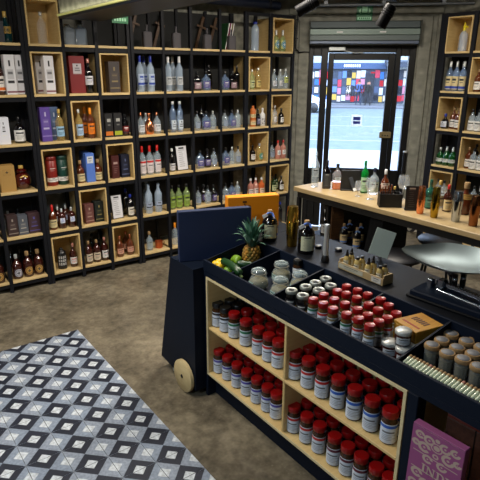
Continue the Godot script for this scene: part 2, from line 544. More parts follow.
func ceiling_lamps() -> void:
	# linear lamps added out of view for soft light, in place of spotlights
	var where := [[Vector3(-0.25, 2.86, 1.9), 1.6, 7.0, "over the patterned tiles"], [Vector3(2.25, 2.86, 1.75), 1.6, 9.5, "over the aisle by the rack"], [Vector3(-2.0, 2.78, 3.7), 1.0, 5.0, "over the open floor"], [Vector3(3.75, 2.86, 2.3), 1.0, 1.5, "over the wooden bar"]]
	for w in where:
		var t := thing("added_linear_lamp", "added linear ceiling lamp out of view hanging " + w[3], "lamp", w[0])
		part(t, "housing", box(Vector3(w[1], 0.05, 0.09), 0.004), M.steel, Vector3(0, 0.03, 0))
		var e := mat(Color(0.9, 0.9, 0.88), 0.4)
		e.emission_enabled = true
		e.emission = Color(1.0, 0.95, 0.86)
		e.emission_energy_multiplier = 1.5
		part(t, "diffuser", box(Vector3(w[1] - 0.02, 0.012, 0.08), 0.002), e, Vector3(0, 0.0, 0))
		for s in [-1.0, 1.0]:
			part(t, "hanger", cyl(0.004, 0.085, 6, 0.0005), M.steel, Vector3(s * w[1] * 0.4, 0.05, 0))
		var l := AreaLight3D.new()
		l.name = "added_lamp_light"
		l.area_size = Vector2(w[1] - 0.02, 0.08)
		l.light_energy = w[2]
		l.light_color = Color(0.86, 0.94, 1.0) if w[0].x < -1.5 else Color(1.0, 0.96, 0.90)  # added lamp over the open floor is a cool fill for the cart front
		l.area_range = 12.0
		l.shadow_enabled = true
		l.rotation.x = -PI / 2
		l.position.y = -0.01
		t.add_child(l)
	# two track spotlights that show at the top of the picture
	for d in [[Vector3(2.387, 2.306, 2.259), Vector3(2.356, 2.176, 2.202), "black track spotlight hanging before the roller shutter box"], [Vector3(2.065, 2.343, 1.909), Vector3(1.972, 2.272, 1.811), "black track spotlight aimed along the wall rack"]]:
		var t := thing("spotlight", d[2], "spotlight", d[0])
		var z: Vector3 = (d[1] - d[0]).normalized()
		var len: float = (d[1] - d[0]).length()
		var side := z.cross(Vector3.UP).normalized()
		var bs := Basis(side, z, side.cross(z)).orthonormalized()
		part(t, "barrel", lathe([Vector2(0, 0), Vector2(0.03, 0.0), Vector2(0.038, 0.012), Vector2(0.038, len), Vector2(0.034, len), Vector2(0.032, len - 0.02), Vector2(0, len - 0.02)], 18), M.black, Vector3.ZERO, bs.get_euler())
		for q in 3:
			part(t, "cooling_fin", lathe([Vector2(0.038, 0), Vector2(0.043, 0.001), Vector2(0.043, 0.005), Vector2(0.038, 0.006)], 18), M.steel, bs * Vector3(0, 0.03 + q * 0.014, 0), bs.get_euler())
		part(t, "yoke", box(Vector3(0.1, 0.012, 0.022), 0.002), M.steel, Vector3(0, 0.03, 0))
		part(t, "stem", cyl(0.009, CEIL - d[0].y - 0.03, 8, 0.001), M.black, Vector3(0, 0.03, 0))
		part(t, "maker_plate", box(Vector3(0.03, 0.045, 0.003), 0.001), M.white_cap, bs * Vector3(0.02, 0.07, 0.036), bs.get_euler())

# ---------- racks ----------
const ROW0 := 0.0945
const ROWH := 0.3987
const COLS := [[-0.02, 0.313], [0.345, 0.647], [0.711, 0.975], [1.006, 1.267], [1.299, 1.57], [1.638, 1.924], [1.955, 2.232], [2.263, 2.577], [2.607, 2.902], [2.952, 3.24], [3.276, 3.568]]
func row_y(k: int) -> float:
	return ROW0 + ROWH * k
func rack(label: String, at: Vector3, turn: float, posts: Array, cols: Array, cubbies: Array, panels: Array, group: String) -> Node3D:
	var t := thing("display_rack", label, "rack", at, turn, group)
	var D := 0.30
	for p in posts:
		var w: float = p[1]
		part(t, "front_post", box(Vector3(w, 2.475, 0.035), 0.002), M.steel, Vector3(p[0], 1.2375, -0.0175))
		part(t, "rear_post", box(Vector3(w, 2.475, 0.03), 0.002), M.steel, Vector3(p[0], 1.2375, -D + 0.015))
		for k in 6:
			part(t, "side_rail", box(Vector3(minf(w, 0.024), 0.026, D - 0.065), 0.001), M.steel, Vector3(p[0], row_y(k) - 0.024, -D * 0.5))
	for c in cols.size():
		var x0: float = cols[c][0]
		var x1: float = cols[c][1]
		var w := x1 - x0
		var cx := (x0 + x1) * 0.5
		for k in 6:
			part(t, "shelf_board", box(Vector3(w, 0.02, D), 0.0015), M.wood, Vector3(cx, row_y(k), -D * 0.5 + 0.004))
			part(t, "front_rail", box(Vector3(w, 0.036, 0.022), 0.001), M.steel, Vector3(cx, row_y(k) - 0.029, -0.018))
		if not panels[c] or turn != 0.0:
			part(t, "top_rail", box(Vector3(w, 0.03, 0.03), 0.001), M.steel, Vector3(cx, 2.457, -0.02))
		if panels[c]:
			part(t, "back_panel", box(Vector3(w + 0.03, 2.3, 0.008)), M.wall_dark, Vector3(cx, 1.3, -D + 0.004))
		for k in cubbies[c]:
			var h := ROWH - 0.062
			var cub := part(t, "cubby_box", box(Vector3(w, 0.013, D), 0.001), M.wood_box, Vector3(cx, row_y(k) + 0.01 + h - 0.0065, -D * 0.5 + 0.008))
			for s in [-1.0, 1.0]:
				part(cub, "side_panel", box(Vector3(0.013, h - 0.013, D), 0.001), M.wood_box, Vector3(s * (w * 0.5 - 0.0065), -h * 0.5, 0))
			part(cub, "rear_panel", box(Vector3(w - 0.026, h - 0.013, 0.006)), M.wood_box, Vector3(0, -h * 0.5, -D * 0.5 + 0.016))
	return t
func racks() -> void:
	var g := "black steel display racks with plywood shelves"
	rack("black steel bottle rack of gift boxes, its end farthest from the door", Vector3.ZERO, 0, [[-0.036, 0.032], [0.329, 0.032], [0.663, 0.03]], COLS.slice(0, 2), [[], []], [true, true], g)
	rack("black steel rack of three columns with many plywood cubby boxes", Vector3.ZERO, 0, [[0.695, 0.03], [0.9905, 0.031], [1.283, 0.032], [1.5855, 0.03]], COLS.slice(2, 5), [[5, 4, 2, 0], [3, 1], [4, 2, 0]], [false, false, true], g)
	rack("black steel rack of four open columns backed in black", Vector3.ZERO, 0, [[1.622, 0.03], [1.9395, 0.031], [2.2475, 0.031], [2.592, 0.03], [2.917, 0.03]], COLS.slice(5, 9), [[], [], [], []], [true, true, true, true], g)
	rack("black steel rack of two narrow columns next to the door wall", Vector3.ZERO, 0, [[2.942, 0.018], [3.258, 0.036], [3.5845, 0.033]], COLS.slice(9, 11), [[4, 2], [5, 3, 1]], [false, false], g)
	rack("black steel rack with plywood cubbies standing beyond the wooden bar", Vector3(4.64, 0, 0), -PI / 2, [[1.165, 0.085], [1.51, 0.04], [1.83, 0.035], [2.17, 0.035]], [[1.21, 1.488], [1.532, 1.81], [1.85, 2.15]], [[5, 3, 1], [4, 2], [5, 3]], [true, true, true], g)

# ---------- bottles and boxes ----------
const ROWS := ["bottom shelf", "fifth shelf down", "fourth shelf down", "third shelf down", "second shelf down", "top shelf"]
const ORD := ["eleventh", "tenth", "ninth", "eighth", "seventh", "sixth", "fifth", "fourth", "third", "second", "first"]

# neck and shoulder outlines, fractions of height and radius
func outline(form: String, h: float, r: float) -> Array:
	var f: Array
	match form:
		"tall": f = [[0.0, 0.0], [0.9, 0.0], [1.0, 0.02], [1.0, 0.6], [0.93, 0.66], [0.6, 0.74], [0.42, 0.79], [0.36, 0.84], [0.34, 0.93]]
		"squat": f = [[0.0, 0.0], [0.9, 0.0], [1.0, 0.03], [1.0, 0.52], [0.92, 0.6], [0.62, 0.68], [0.36, 0.73], [0.3, 0.78], [0.3, 0.9]]
		"flask": f = [[0.0, 0.0], [0.75, 0.0], [0.95, 0.08], [1.0, 0.25], [0.96, 0.42], [0.75, 0.58], [0.42, 0.66], [0.3, 0.72], [0.3, 0.88]]
		"round": f = [[0.0, 0.0], [0.5, 0.0], [0.8, 0.1], [1.0, 0.3], [0.95, 0.48], [0.7, 0.62], [0.45, 0.68], [0.6, 0.74], [0.62, 0.8], [0.3, 0.86], [0.26, 0.9]]
		"slim": f = [[0.0, 0.0], [0.92, 0.0], [1.0, 0.015], [1.0, 0.66], [0.85, 0.72], [0.5, 0.78], [0.44, 0.82], [0.42, 0.94]]
		"case": f = [[0.0, 0.0], [0.97, 0.0], [1.0, 0.02], [1.0, 0.62], [0.96, 0.68], [0.4, 0.7], [0.2, 0.71], [0.2, 0.8], [0.2, 0.92]]
		"jug": f = [[0.0, 0.0], [0.9, 0.0], [1.0, 0.04], [1.0, 0.58], [0.93, 0.66], [0.7, 0.74], [0.4, 0.79], [0.24, 0.83], [0.24, 0.9]]
		"stone": f = [[0.0, 0.0], [0.95, 0.0], [1.0, 0.02], [1.0, 0.74], [0.9, 0.82], [0.55, 0.88], [0.4, 0.91], [0.4, 0.95]]
		_: f = [[0.0, 0.0], [0.9, 0.0], [1.0, 0.02], [1.0, 0.58], [0.9, 0.66], [0.55, 0.72], [0.38, 0.76], [0.33, 0.82], [0.32, 0.92]]
	var out := []
	for q in f:
		out.append(Vector2(q[0] * r, q[1] * h))
	out.append(Vector2(0.0, out[out.size() - 1].y))
	return out
# spec: form, height, radius, glass, cap, label spec or null, squareness
func bottle_parts(t: Node3D, s: Dictionary) -> void:
	var h: float = s.h
	var r: float = s.r
	var p: float = s.get("sq", 2.0)
	var fl: float = s.get("flat", 1.0)
	var prof := outline(s.form, h, r)
	part(t, "body", lathe(prof, 16 if p <= 2.01 else 24, p, fl), M[s.g])
	var top: Vector2 = prof[prof.size() - 2]
	var cr: float = maxf(top.x * 1.12, 0.009)
	if s.get("cork", false):
		cr = top.x * 1.35
	var cap_from: float = top.y - (h - top.y) * float(s.get("cap_over", 0.6))
	part(t, "cap", lathe([Vector2(cr * 0.98, cap_from), Vector2(cr, cap_from + 0.002), Vector2(cr, h - 0.003), Vector2(cr - 0.003, h), Vector2(0, h)], 12), M[s.c])
	if s.has("fill"):
		var fh: float = h * float(s.get("fill_to", 0.5))
		part(t, "liquor", lathe([Vector2(0, 0.004), Vector2(r * 0.9, 0.004), Vector2(r * 0.93, 0.01), Vector2(r * 0.93, fh), Vector2(0, fh)], 16 if p <= 2.01 else 24, p, fl), M[s.fill])
	if s.has("l"):
		var l: Array = s.l
		part(t, "paper_label", patch(r + 0.0012, h * l[4], h * l[5], l[6], p, fl), print_mat(l[0], l[1], l[2], l[3]))
	if s.has("l2"):
		var l: Array = s.l2
		part(t, "band_label", patch(r + 0.0014, h * l[4], h * l[5], l[6], p, fl), print_mat(l[0], l[1], l[2], l[3]))
const W := Color(0.87, 0.87, 0.86)
const CREAM := Color(0.82, 0.76, 0.58)
const INK := Color(0.13, 0.13, 0.15)
const BLUE := Color(0.17, 0.27, 0.62)
const RED := Color(0.72, 0.13, 0.12)
const GOLD := Color(0.74, 0.58, 0.25)
const PURPLE := Color(0.27, 0.22, 0.45)
func kinds() -> Dictionary:
	return {
		"orange_top": {form = "std", h = 0.29, r = 0.037, g = "bourbon", c = "orange_box", l = [Color(0.86, 0.84, 0.82), INK, Color(0.85, 0.4, 0.08), 2, 0.1, 0.5, 1.2], look = "dark bottle with orange cap and pale label"},
		"white_label_squat": {form = "squat", h = 0.22, r = 0.045, g = "dark_glass", c = "black_cap", l = [W, INK, INK, 0, 0.08, 0.5, 1.2], look = "squat dark bottle with big white label"},
		"red_decanter": {form = "round", h = 0.205, r = 0.072, g = "ruby", c = "gold_cap", look = "round red decanter with gold bow"},
		"teal_bottle": {form = "flask", h = 0.24, r = 0.045, g = "teal_glass", c = "gold_cap", l = [Color(0.5, 0.42, 0.2), INK, GOLD, 3, 0.3, 0.52, 0.6], look = "dark teal decanter with gold emblem"},
		"bourbon_round": {form = "squat", h = 0.235, r = 0.042, g = "bourbon", c = "cork", cork = true, l = [Color(0.72, 0.56, 0.3), INK, Color(0.16, 0.08, 0.05), 3, 0.1, 0.42, 0.85], look = "bourbon bottle with round gold emblem label"},
		"bourbon_round_pale": {form = "squat", h = 0.225, r = 0.042, g = "bourbon", c = "silver", l = [Color(0.7, 0.7, 0.74), INK, Color(0.25, 0.2, 0.25), 3, 0.1, 0.42, 0.85], look = "bourbon bottle with round silver emblem label"},
		"dark_back": {form = "std", h = 0.25, r = 0.034, g = "dark_glass", c = "black_cap", look = "plain dark bottle standing at the back"},
		"siphon_clear": {form = "tall", h = 0.25, r = 0.038, g = "thin_glass", c = "silver", look = "clear glass decanter with silver top"},
		"pale_gold_blue": {form = "std", h = 0.27, r = 0.036, g = "gold_glass", c = "gold_cap", l = [Color(0.56, 0.72, 0.83), INK, W, 0, 0.14, 0.46, 1.2], look = "pale golden bottle with light blue label"},
		"red_neck": {form = "squat", h = 0.23, r = 0.034, g = "amber", c = "red_cap", cap_over = 2.2, l = [CREAM, INK, GOLD, 0, 0.1, 0.42, 1.3], look = "amber bottle dipped in red wax"},
		"silver_star": {form = "jug", h = 0.185, r = 0.036, g = "bourbon", c = "silver", cap_over = 1.6, l = [Color(0.80, 0.83, 0.90), BLUE, INK, 5, 0.28, 0.55, 0.6], look = "round-shouldered red bottle with silver stopper"},
		"black_script": {form = "stone", h = 0.2, r = 0.042, g = "black_cap", c = "black_cap", l = [Color(0.06, 0.06, 0.07), W, W, 6, 0.1, 0.75, 1.1], look = "black bottle covered in white lettering"},
		"pink_cap_white": {form = "squat", h = 0.235, r = 0.034, g = "bourbon", c = "rose_glass", l = [W, RED, INK, 0, 0.14, 0.42, 1.2], look = "slim dark red bottle with white label"},
		"frosted_jar": {form = "stone", h = 0.17, r = 0.05, sq = 6.0, g = "frost", c = "silver", look = "frosted glass jar"},
		"black_red_white": {form = "std", h = 0.29, r = 0.036, g = "dark_glass", c = "rose_glass", l = [Color(0.82, 0.82, 0.84), INK, BLUE, 0, 0.24, 0.5, 1.2], look = "black bottle with white label and pinkish cap"},
		"clear_blue_lab": {form = "std", h = 0.26, r = 0.033, g = "gold_glass", c = "silver", l = [Color(0.6, 0.72, 0.84), INK, W, 0, 0.12, 0.5, 1.2], look = "pale bottle with light blue label"},
		"orange_lab": {form = "std", h = 0.27, r = 0.035, g = "amber", c = "orange_box", cap_over = 2.0, l = [Color(0.88, 0.47, 0.08), INK, GOLD, 0, 0.14, 0.5, 1.2], look = "amber bottle with bright orange label"},
		"amber_cream": {form = "squat", h = 0.205, r = 0.037, g = "amber", c = "cork", cork = true, l = [CREAM, INK, GOLD, 0, 0.08, 0.42, 1.25], look = "amber bottle with cream label"},
		"bourbon_white": {form = "std", h = 0.225, r = 0.034, g = "bourbon", c = "cork", l = [Color(0.8, 0.75, 0.66), INK, RED, 0, 0.12, 0.45, 1.2], look = "bourbon bottle with off-white label"},
		"bourbon_pinkcap": {form = "std", h = 0.235, r = 0.034, g = "bourbon", c = "rose_glass", l = [W, INK, RED, 0, 0.14, 0.46, 1.2], look = "bourbon bottle with pink cap"},
		"dark_red_label": {form = "std", h = 0.2, r = 0.034, g = "dark_glass", c = "black_cap", l = [Color(0.45, 0.1, 0.09), W, INK, 2, 0.12, 0.46, 1.2], look = "dark bottle with deep red label"},
		"wine_white": {form = "std", h = 0.225, r = 0.035, g = "dark_glass", c = "blue_cap", l = [Color(0.85, 0.83, 0.78), INK, GOLD, 0, 0.1, 0.45, 1.2], look = "dark bottle with white label"},
		"rosewater": {form = "squat", h = 0.215, r = 0.037, g = "amber", c = "copper", l = [Color(0.8, 0.6, 0.52), INK, RED, 0, 0.16, 0.42, 1.1], look = "reddish amber bottle with pink label"},
		"grey_case": {form = "case", h = 0.20, r = 0.044, sq = 7.0, flat = 0.6, g = "grey_bottle", c = "grey_bottle", look = "matt dark grey square bottle"},
		"vodka_blue": {form = "tall", h = 0.325, r = 0.036, g = "frost", c = "blue_cap", cap_over = 1.8, l = [Color(0.7, 0.76, 0.86), BLUE, BLUE, 2, 0.18, 0.5, 1.0], look = "tall frosted bottle with blue cap"},
		"vodka_white": {form = "tall", h = 0.325, r = 0.035, g = "frost", c = "white_cap", cap_over = 1.8, l = [Color(0.72, 0.74, 0.76), INK, INK, 0, 0.18, 0.42, 1.0], look = "tall frosted bottle with white cap"},
		"clear_white": {form = "squat", h = 0.205, r = 0.037, g = "clear", c = "copper", cork = true, l = [Color(0.8, 0.82, 0.84), INK, INK, 0, 0.12, 0.45, 1.1], look = "clear bottle with white label and copper stopper"},
		"copper_pineapple": {form = "flask", h = 0.2, r = 0.047, g = "copper", c = "copper", look = "shiny copper pineapple-shaped bottle"},
		"vodka_red": {form = "std", h = 0.285, r = 0.036, g = "clear", c = "red_cap", cap_over = 1.6, l = [Color(0.84, 0.8, 0.8), INK, RED, 1, 0.08, 0.52, 1.2], look = "clear bottle with red cap and red-white label"},
		"frost_tall": {form = "tall", h = 0.30, r = 0.038, g = "frost", c = "frost", l = [Color(0.62, 0.67, 0.76), INK, INK, 2, 0.2, 0.38, 0.9], look = "tall milky frosted bottle"},
		"clear_cork": {form = "squat", h = 0.2, r = 0.036, g = "clear", c = "cork", cork = true, l = [Color(0.62, 0.66, 0.66), INK, INK, 4, 0.12, 0.48, 1.0], look = "clear bottle with cork stopper"},
		"slim_pale": {form = "slim", h = 0.3, r = 0.032, g = "paleblue_glass", c = "silver", l = [Color(0.76, 0.8, 0.84), INK, INK, 5, 0.08, 0.4, 1.0], look = "slim pale blue bottle with white label"},
		"small_dark_white": {form = "std", h = 0.235, r = 0.033, g = "dark_glass", c = "white_cap", l = [Color(0.8, 0.8, 0.82), INK, INK, 0, 0.06, 0.36, 1.2], look = "dark bottle with white cap and label"},
		"green_label": {form = "std", h = 0.25, r = 0.036, g = "palegreen_glass", c = "black_cap", l = [Color(0.52, 0.62, 0.25), INK, W, 0, 0.08, 0.55, 1.2], look = "pale bottle with leafy green label"},
		"orange_cap_dark": {form = "std", h = 0.24, r = 0.034, g = "clear", c = "orange_box", cap_over = 2.0, look = "clear bottle with orange cap"},
		"purple_squat": {form = "squat", h = 0.19, r = 0.043, sq = 5.0, flat = 0.75, g = "paleblue_glass", c = "black_cap", l = [Color(0.32, 0.3, 0.5), W, W, 0, 0.14, 0.48, 0.75], look = "square bottle with violet label"},
		"brown_squat": {form = "squat", h = 0.19, r = 0.043, sq = 5.0, flat = 0.75, g = "dark_glass", c = "black_cap", l = [Color(0.52, 0.42, 0.46), W, W, 0, 0.1, 0.42, 0.75], look = "square dark bottle with mauve label"},
		"dark_violet": {form = "squat", h = 0.195, r = 0.041, g = "dark_glass", c = "black_cap", l = [Color(0.3, 0.26, 0.46), W, W, 0, 0.12, 0.46, 0.9], look = "dark bottle with violet label"},
		"clear_plain": {form = "squat", h = 0.195, r = 0.036, g = "clear", c = "black_cap", l = [Color(0.55, 0.6, 0.68), INK, INK, 4, 0.14, 0.45, 0.9], look = "clear bottle with small grey label"},
		"clear_round": {form = "jug", h = 0.19, r = 0.036, g = "clear", c = "silver", look = "clear round-shouldered bottle without label"},
		"crystal_blue": {form = "stone", h = 0.29, r = 0.044, g = "frost", c = "blue_cap", cork = true, look = "large frosted crystal bottle with blue cap"},
		"greenish": {form = "std", h = 0.21, r = 0.03, g = "palegreen_glass", c = "silver", l = [Color(0.7, 0.74, 0.56), INK, GOLD, 0, 0.1, 0.44, 1.2], look = "greenish bottle with pale label"},
		"pale_yellow": {form = "tall", h = 0.225, r = 0.033, g = "gold_glass", c = "silver", l = [Color(0.76, 0.68, 0.42), INK, GOLD, 0, 0.1, 0.44, 1.2], look = "pale yellow tall-necked bottle"},
		"stoneware": {form = "stone", h = 0.225, r = 0.034, g = "orange_clay", c = "orange_clay", l = [CREAM, INK, Color(0.8, 0.45, 0.18), 1, 0.08, 0.3, 1.4], l2 = [CREAM, INK, CREAM, 5, 0.44, 0.6, 1.4], look = "orange stoneware bottle with cream bands"},
		"navy_bottle": {form = "squat", h = 0.19, r = 0.033, g = "dark_glass", c = "black_cap", l = [Color(0.3, 0.3, 0.42), W, W, 0, 0.12, 0.46, 1.0], look = "navy bottle with grey label"},
		"white_bottle": {form = "std", h = 0.195, r = 0.033, g = "white_cap", c = "white_cap", l = [Color(0.85, 0.85, 0.85), INK, Color(0.25, 0.25, 0.28), 3, 0.12, 0.42, 0.8], look = "white bottle with black ring emblem"},
		"teal_emblem": {form = "squat", h = 0.2, r = 0.041, g = "gold_glass", c = "paleblue_glass", l = [Color(0.2, 0.5, 0.52), W, Color(0.62, 0.6, 0.25), 3, 0.1, 0.48, 0.85], look = "yellow bottle with round teal emblem"},
		"pink_white": {form = "std", h = 0.205, r = 0.034, g = "rose_glass", c = "white_cap", l = [Color(0.86, 0.82, 0.8), INK, RED, 0, 0.1, 0.42, 1.1], look = "pale pink bottle with white label"},
		"orange_rose_b": {form = "std", h = 0.2, r = 0.037, g = "orange_rose", c = "white_cap", l = [Color(0.88, 0.78, 0.68), INK, RED, 0, 0.12, 0.42, 1.1], look = "orange-pink bottle with cream label"},
		"blue_green": {form = "squat", h = 0.225, r = 0.037, g = "palegreen_glass", c = "silver", cap_over = 1.4, l = [Color(0.2, 0.5, 0.66), W, Color(0.85, 0.8, 0.4), 3, 0.14, 0.52, 1.0], look = "pale green bottle with blue round label"},
		"clear_diamond": {form = "std", h = 0.215, r = 0.033, g = "clear", c = "silver", l = [Color(0.84, 0.84, 0.86), INK, INK, 5, 0.14, 0.42, 0.9], look = "clear bottle with silver cap and white label"},
		"pale_green_lab": {form = "std", h = 0.22, r = 0.033, g = "clear", c = "silver", l = [Color(0.7, 0.74, 0.4), INK, W, 0, 0.3, 0.58, 1.0], look = "clear bottle with yellow-green label"},
		"black_white": {form = "squat", h = 0.185, r = 0.035, g = "dark_glass", c = "black_cap", l = [W, INK, INK, 0, 0.14, 0.46, 0.9], look = "black bottle with square white label"},
		"pinkish_diamond": {form = "std", h = 0.215, r = 0.034, g = "rose_glass", c = "red_cap", l = [W, INK, RED, 5, 0.22, 0.48, 0.7], look = "pink-tinted bottle with white diamond label"},
		"green_cream": {form = "squat", h = 0.19, r = 0.035, g = "green_dull", c = "black_cap", l = [Color(0.72, 0.76, 0.6), INK, GOLD, 0, 0.1, 0.46, 1.1], look = "green bottle with cream label"},
		"blue_cap_small": {form = "std", h = 0.26, r = 0.033, g = "dark_glass", c = "blue_cap", look = "dark bottle with blue cap"},
		"soda_siphon": {form = "jug", h = 0.25, r = 0.045, g = "frost", c = "yellow_plastic", cork = true, cap_over = 1.4, look = "soda siphon with yellow plastic head"},
		"blue_cream_tall": {form = "std", h = 0.3, r = 0.036, g = "paleblue_glass", c = "silver", cap_over = 1.4, l = [CREAM, INK, BLUE, 2, 0.06, 0.5, 1.3], look = "clear bottle with cream and blue label"},
		"flask_white": {form = "flask", h = 0.16, r = 0.045, g = "dark_glass", c = "blue_cap", l = [Color(0.8, 0.82, 0.86), INK, BLUE, 5, 0.12, 0.5, 1.0], look = "small round flask with white-blue label"},
		"amber_white": {form = "std", h = 0.225, r = 0.035, g = "amber", c = "cork", l = [W, INK, GOLD, 0, 0.1, 0.45, 1.2], look = "amber bottle with tall white label"},
		"green_white": {form = "squat", h = 0.19, r = 0.037, g = "green_glass", c = "silver", l = [Color(0.8, 0.82, 0.8), INK, INK, 0, 0.2, 0.4, 1.3], look = "green glass bottle with white band label"},
		"clear_whitelab": {form = "std", h = 0.225, r = 0.036, g = "clear", c = "black_cap", l = [W, INK, INK, 0, 0.06, 0.48, 1.3], look = "clear bottle with tall white label"},
	}
func box_item(t: Node3D, w: float, h: float, d: float, col: Color, lab: Array) -> void:
	part(t, "carton", box(Vector3(w, h, d), 0.0015), mat(col, 0.5), Vector3(0, h * 0.5, 0))
	if lab.size():
		# ink, paper, accent, style, y0, y1, width fraction
		var lw: float = w * lab[6]
		var lh: float = h * (lab[5] - lab[4])
		var st := st_new()
		st.set_smooth_group(-1)
		add_box(st, Vector3(lw, lh, 0.0012))
		part(t, "printed_panel", done(st), print_mat(lab[1], lab[0], lab[2], lab[3]), Vector3(0, h * (lab[4] + lab[5]) * 0.5, d * 0.5 + 0.0006))

# ---------- what stands in the racks ----------
var K := {}
func solve_x(px: float, y: float, z: float) -> float:
	var lo := -1.5
	var hi := 5.0
	for i in 30:
		var m := (lo + hi) * 0.5
		if px_of(Vector3(m, y, z)) < px:
			lo = m
		else:
			hi = m
	return (lo + hi) * 0.5
func solve_z(px: float, y: float, x: float) -> float:
	var lo := 0.5
	var hi := 3.5
	for i in 30:
		var m := (lo + hi) * 0.5
		if px_of(Vector3(x, y, m)) < px:
			lo = m
		else:
			hi = m
	return (lo + hi) * 0.5
func cell(col: int, row: int, items: Array) -> void:
	fill_cell(COLS[col][0] + 0.004, COLS[col][1] - 0.004, row, items, false, ROWS[row] + ", " + ORD[col] + " rack column from door")
func right_cell(col: int, row: int, items: Array) -> void:
	var z0 := [1.21, 1.532][col] as float
	fill_cell(z0 + 0.004, z0 + 0.274, row, items, true, ROWS[row] + ", " + ["first", "second"][col] + " column beyond the bar")
func fill_cell(a0: float, a1: float, row: int, items: Array, right: bool, where: String) -> void:
	var y := row_y(row) + 0.0105
	var n := items.size()
	var mar := -0.004 if n > 2 and not right else 0.014
	var mar_far := -0.03 if n == 3 and not right and a1 < 0.66 else mar   # goods may stand behind the open rack post
	var pos := []
	var rad := []
	for it in items:
		var isbox: bool = it[0] is Array
		var r: float = maxf(it[0][1], it[0][3]) * 0.5 if isbox else K[it[0]].r * (1.0 if K[it[0]].get("sq", 2.0) < 2.1 else 1.12)
		var d: float = it[2] if it.size() > 2 else 0.09
		var u: float = solve_z(it[1], y + 0.09, 4.64 + d) if right else solve_x(it[1], y + 0.09, -d)
		pos.append(Vector2(u, -d))
		rad.append(r)
	for pass_n in 60:
		for i in n:
			for j in range(i + 1, n):
				var dv: Vector2 = pos[j] - pos[i]
				var need: float = rad[i] + rad[j] + 0.002
				if dv.length() < need:
					if dv.length() < 0.001:
						dv = Vector2(0.001, 0)
					var push := dv.normalized() * (need - dv.length()) * 0.5
					push.y *= 0.6
					pos[i] -= push
					pos[j] += push
		for i in n:
			pos[i].x = clampf(pos[i].x, a0 + rad[i] + mar, a1 - rad[i] - mar_far)
			pos[i].y = clampf(pos[i].y, -0.272 + rad[i], -0.012 - rad[i])
	for i in n:
		var it: Array = items[i]
		var at := Vector3(4.64 - pos[i].y, y, pos[i].x) if right else Vector3(pos[i].x, y, pos[i].y)
		var turn := (-PI / 2 if right else 0.0)
		if it[0] is Array:
			var b: Array = it[0]   # look, w, h, d, colour, label, name
			var t := thing(b[6], b[0] + ", " + where, "frame" if b[6] == "framed_sheet" else "tube" if b[6] == "gift_tube" else "box", at, turn + rng.randf_range(-0.05, 0.05))
			if b[6] == "framed_sheet":
				framed_sheet(t, b[1], b[2])
			elif b[6] == "gift_tube":
				gift_tube(t, b[1] * 0.5, b[2], b[4])
			else:
				box_item(t, b[1], b[2], b[3], b[4], b[5])
		else:
			var s: Dictionary = K[it[0]]
			var look: String = s.look
			var t := thing("bottle", look + ", " + where, "bottle", at, turn + rng.randf_range(-0.22, 0.22), "bottles on the " + where)
			bottle_parts(t, s)
			if it[0] == "red_decanter":
				for sgn in [-1.0, 1.0]:
					part(t, "bow", lathe([Vector2(0.003, 0), Vector2(0.016, 0.035), Vector2(0, 0.036)], 8, 2.0, 0.3), M.gold_cap, Vector3(0, s.h * 0.62, 0.06), Vector3(0.2, 0, sgn * 2.4))
			elif it[0] == "soda_siphon":
				part(t, "spout", tube([Vector3(0, s.h - 0.012, 0), Vector3(0.03, s.h - 0.008, 0.0), Vector3(0.042, s.h - 0.025, 0)], 0.008, 8), M.yellow_plastic)
				part(t, "lever", box(Vector3(0.012, 0.035, 0.014), 0.003), M.yellow_plastic, Vector3(-0.002, s.h + 0.014, 0))
			elif it[0] == "copper_pineapple":
				for q in 7:
					var a := TAU * q / 7.0
					part(t, "leaf", tube([Vector3(0, 0.165, 0), Vector3(sin(a) * 0.012, 0.185, cos(a) * 0.012), Vector3(sin(a) * 0.026, 0.2, cos(a) * 0.026)], 0.006, 5, 0.001), M.copper)
func framed_sheet(t: Node3D, w: float, h: float) -> void:
	var tilt := Vector3(-0.16, 0, 0.0)
	var f := part(t, "frame", box(Vector3(w, h, 0.012), 0.002), M.black_cap, Vector3(0, h * 0.5, 0.0), tilt)
	var st := st_new()
	add_box(st, Vector3(w - 0.014, h - 0.014, 0.002))
	part(f, "printed_sheet", done(st), print_mat(Color(0.80, 0.80, 0.82), INK, W, 4), Vector3(0, 0, 0.0065))
func gift_tube(t: Node3D, r: float, h: float, col: Color) -> void:
	part(t, "tube", cyl(r, h * 0.86, 18, 0.001), mat(col, 0.4))
	part(t, "lid", cyl(r + 0.001, h * 0.13, 18, 0.002), mat(col * 0.85, 0.4), Vector3(0, h * 0.865, 0))
	part(t, "white_band", patch(r + 0.0012, h * 0.14, h * 0.28, 1.5), print_mat(W, INK, W, 5))
	part(t, "title_print", patch(r + 0.0012, h * 0.48, h * 0.64, 0.9), print_mat(col, W, col, 0))

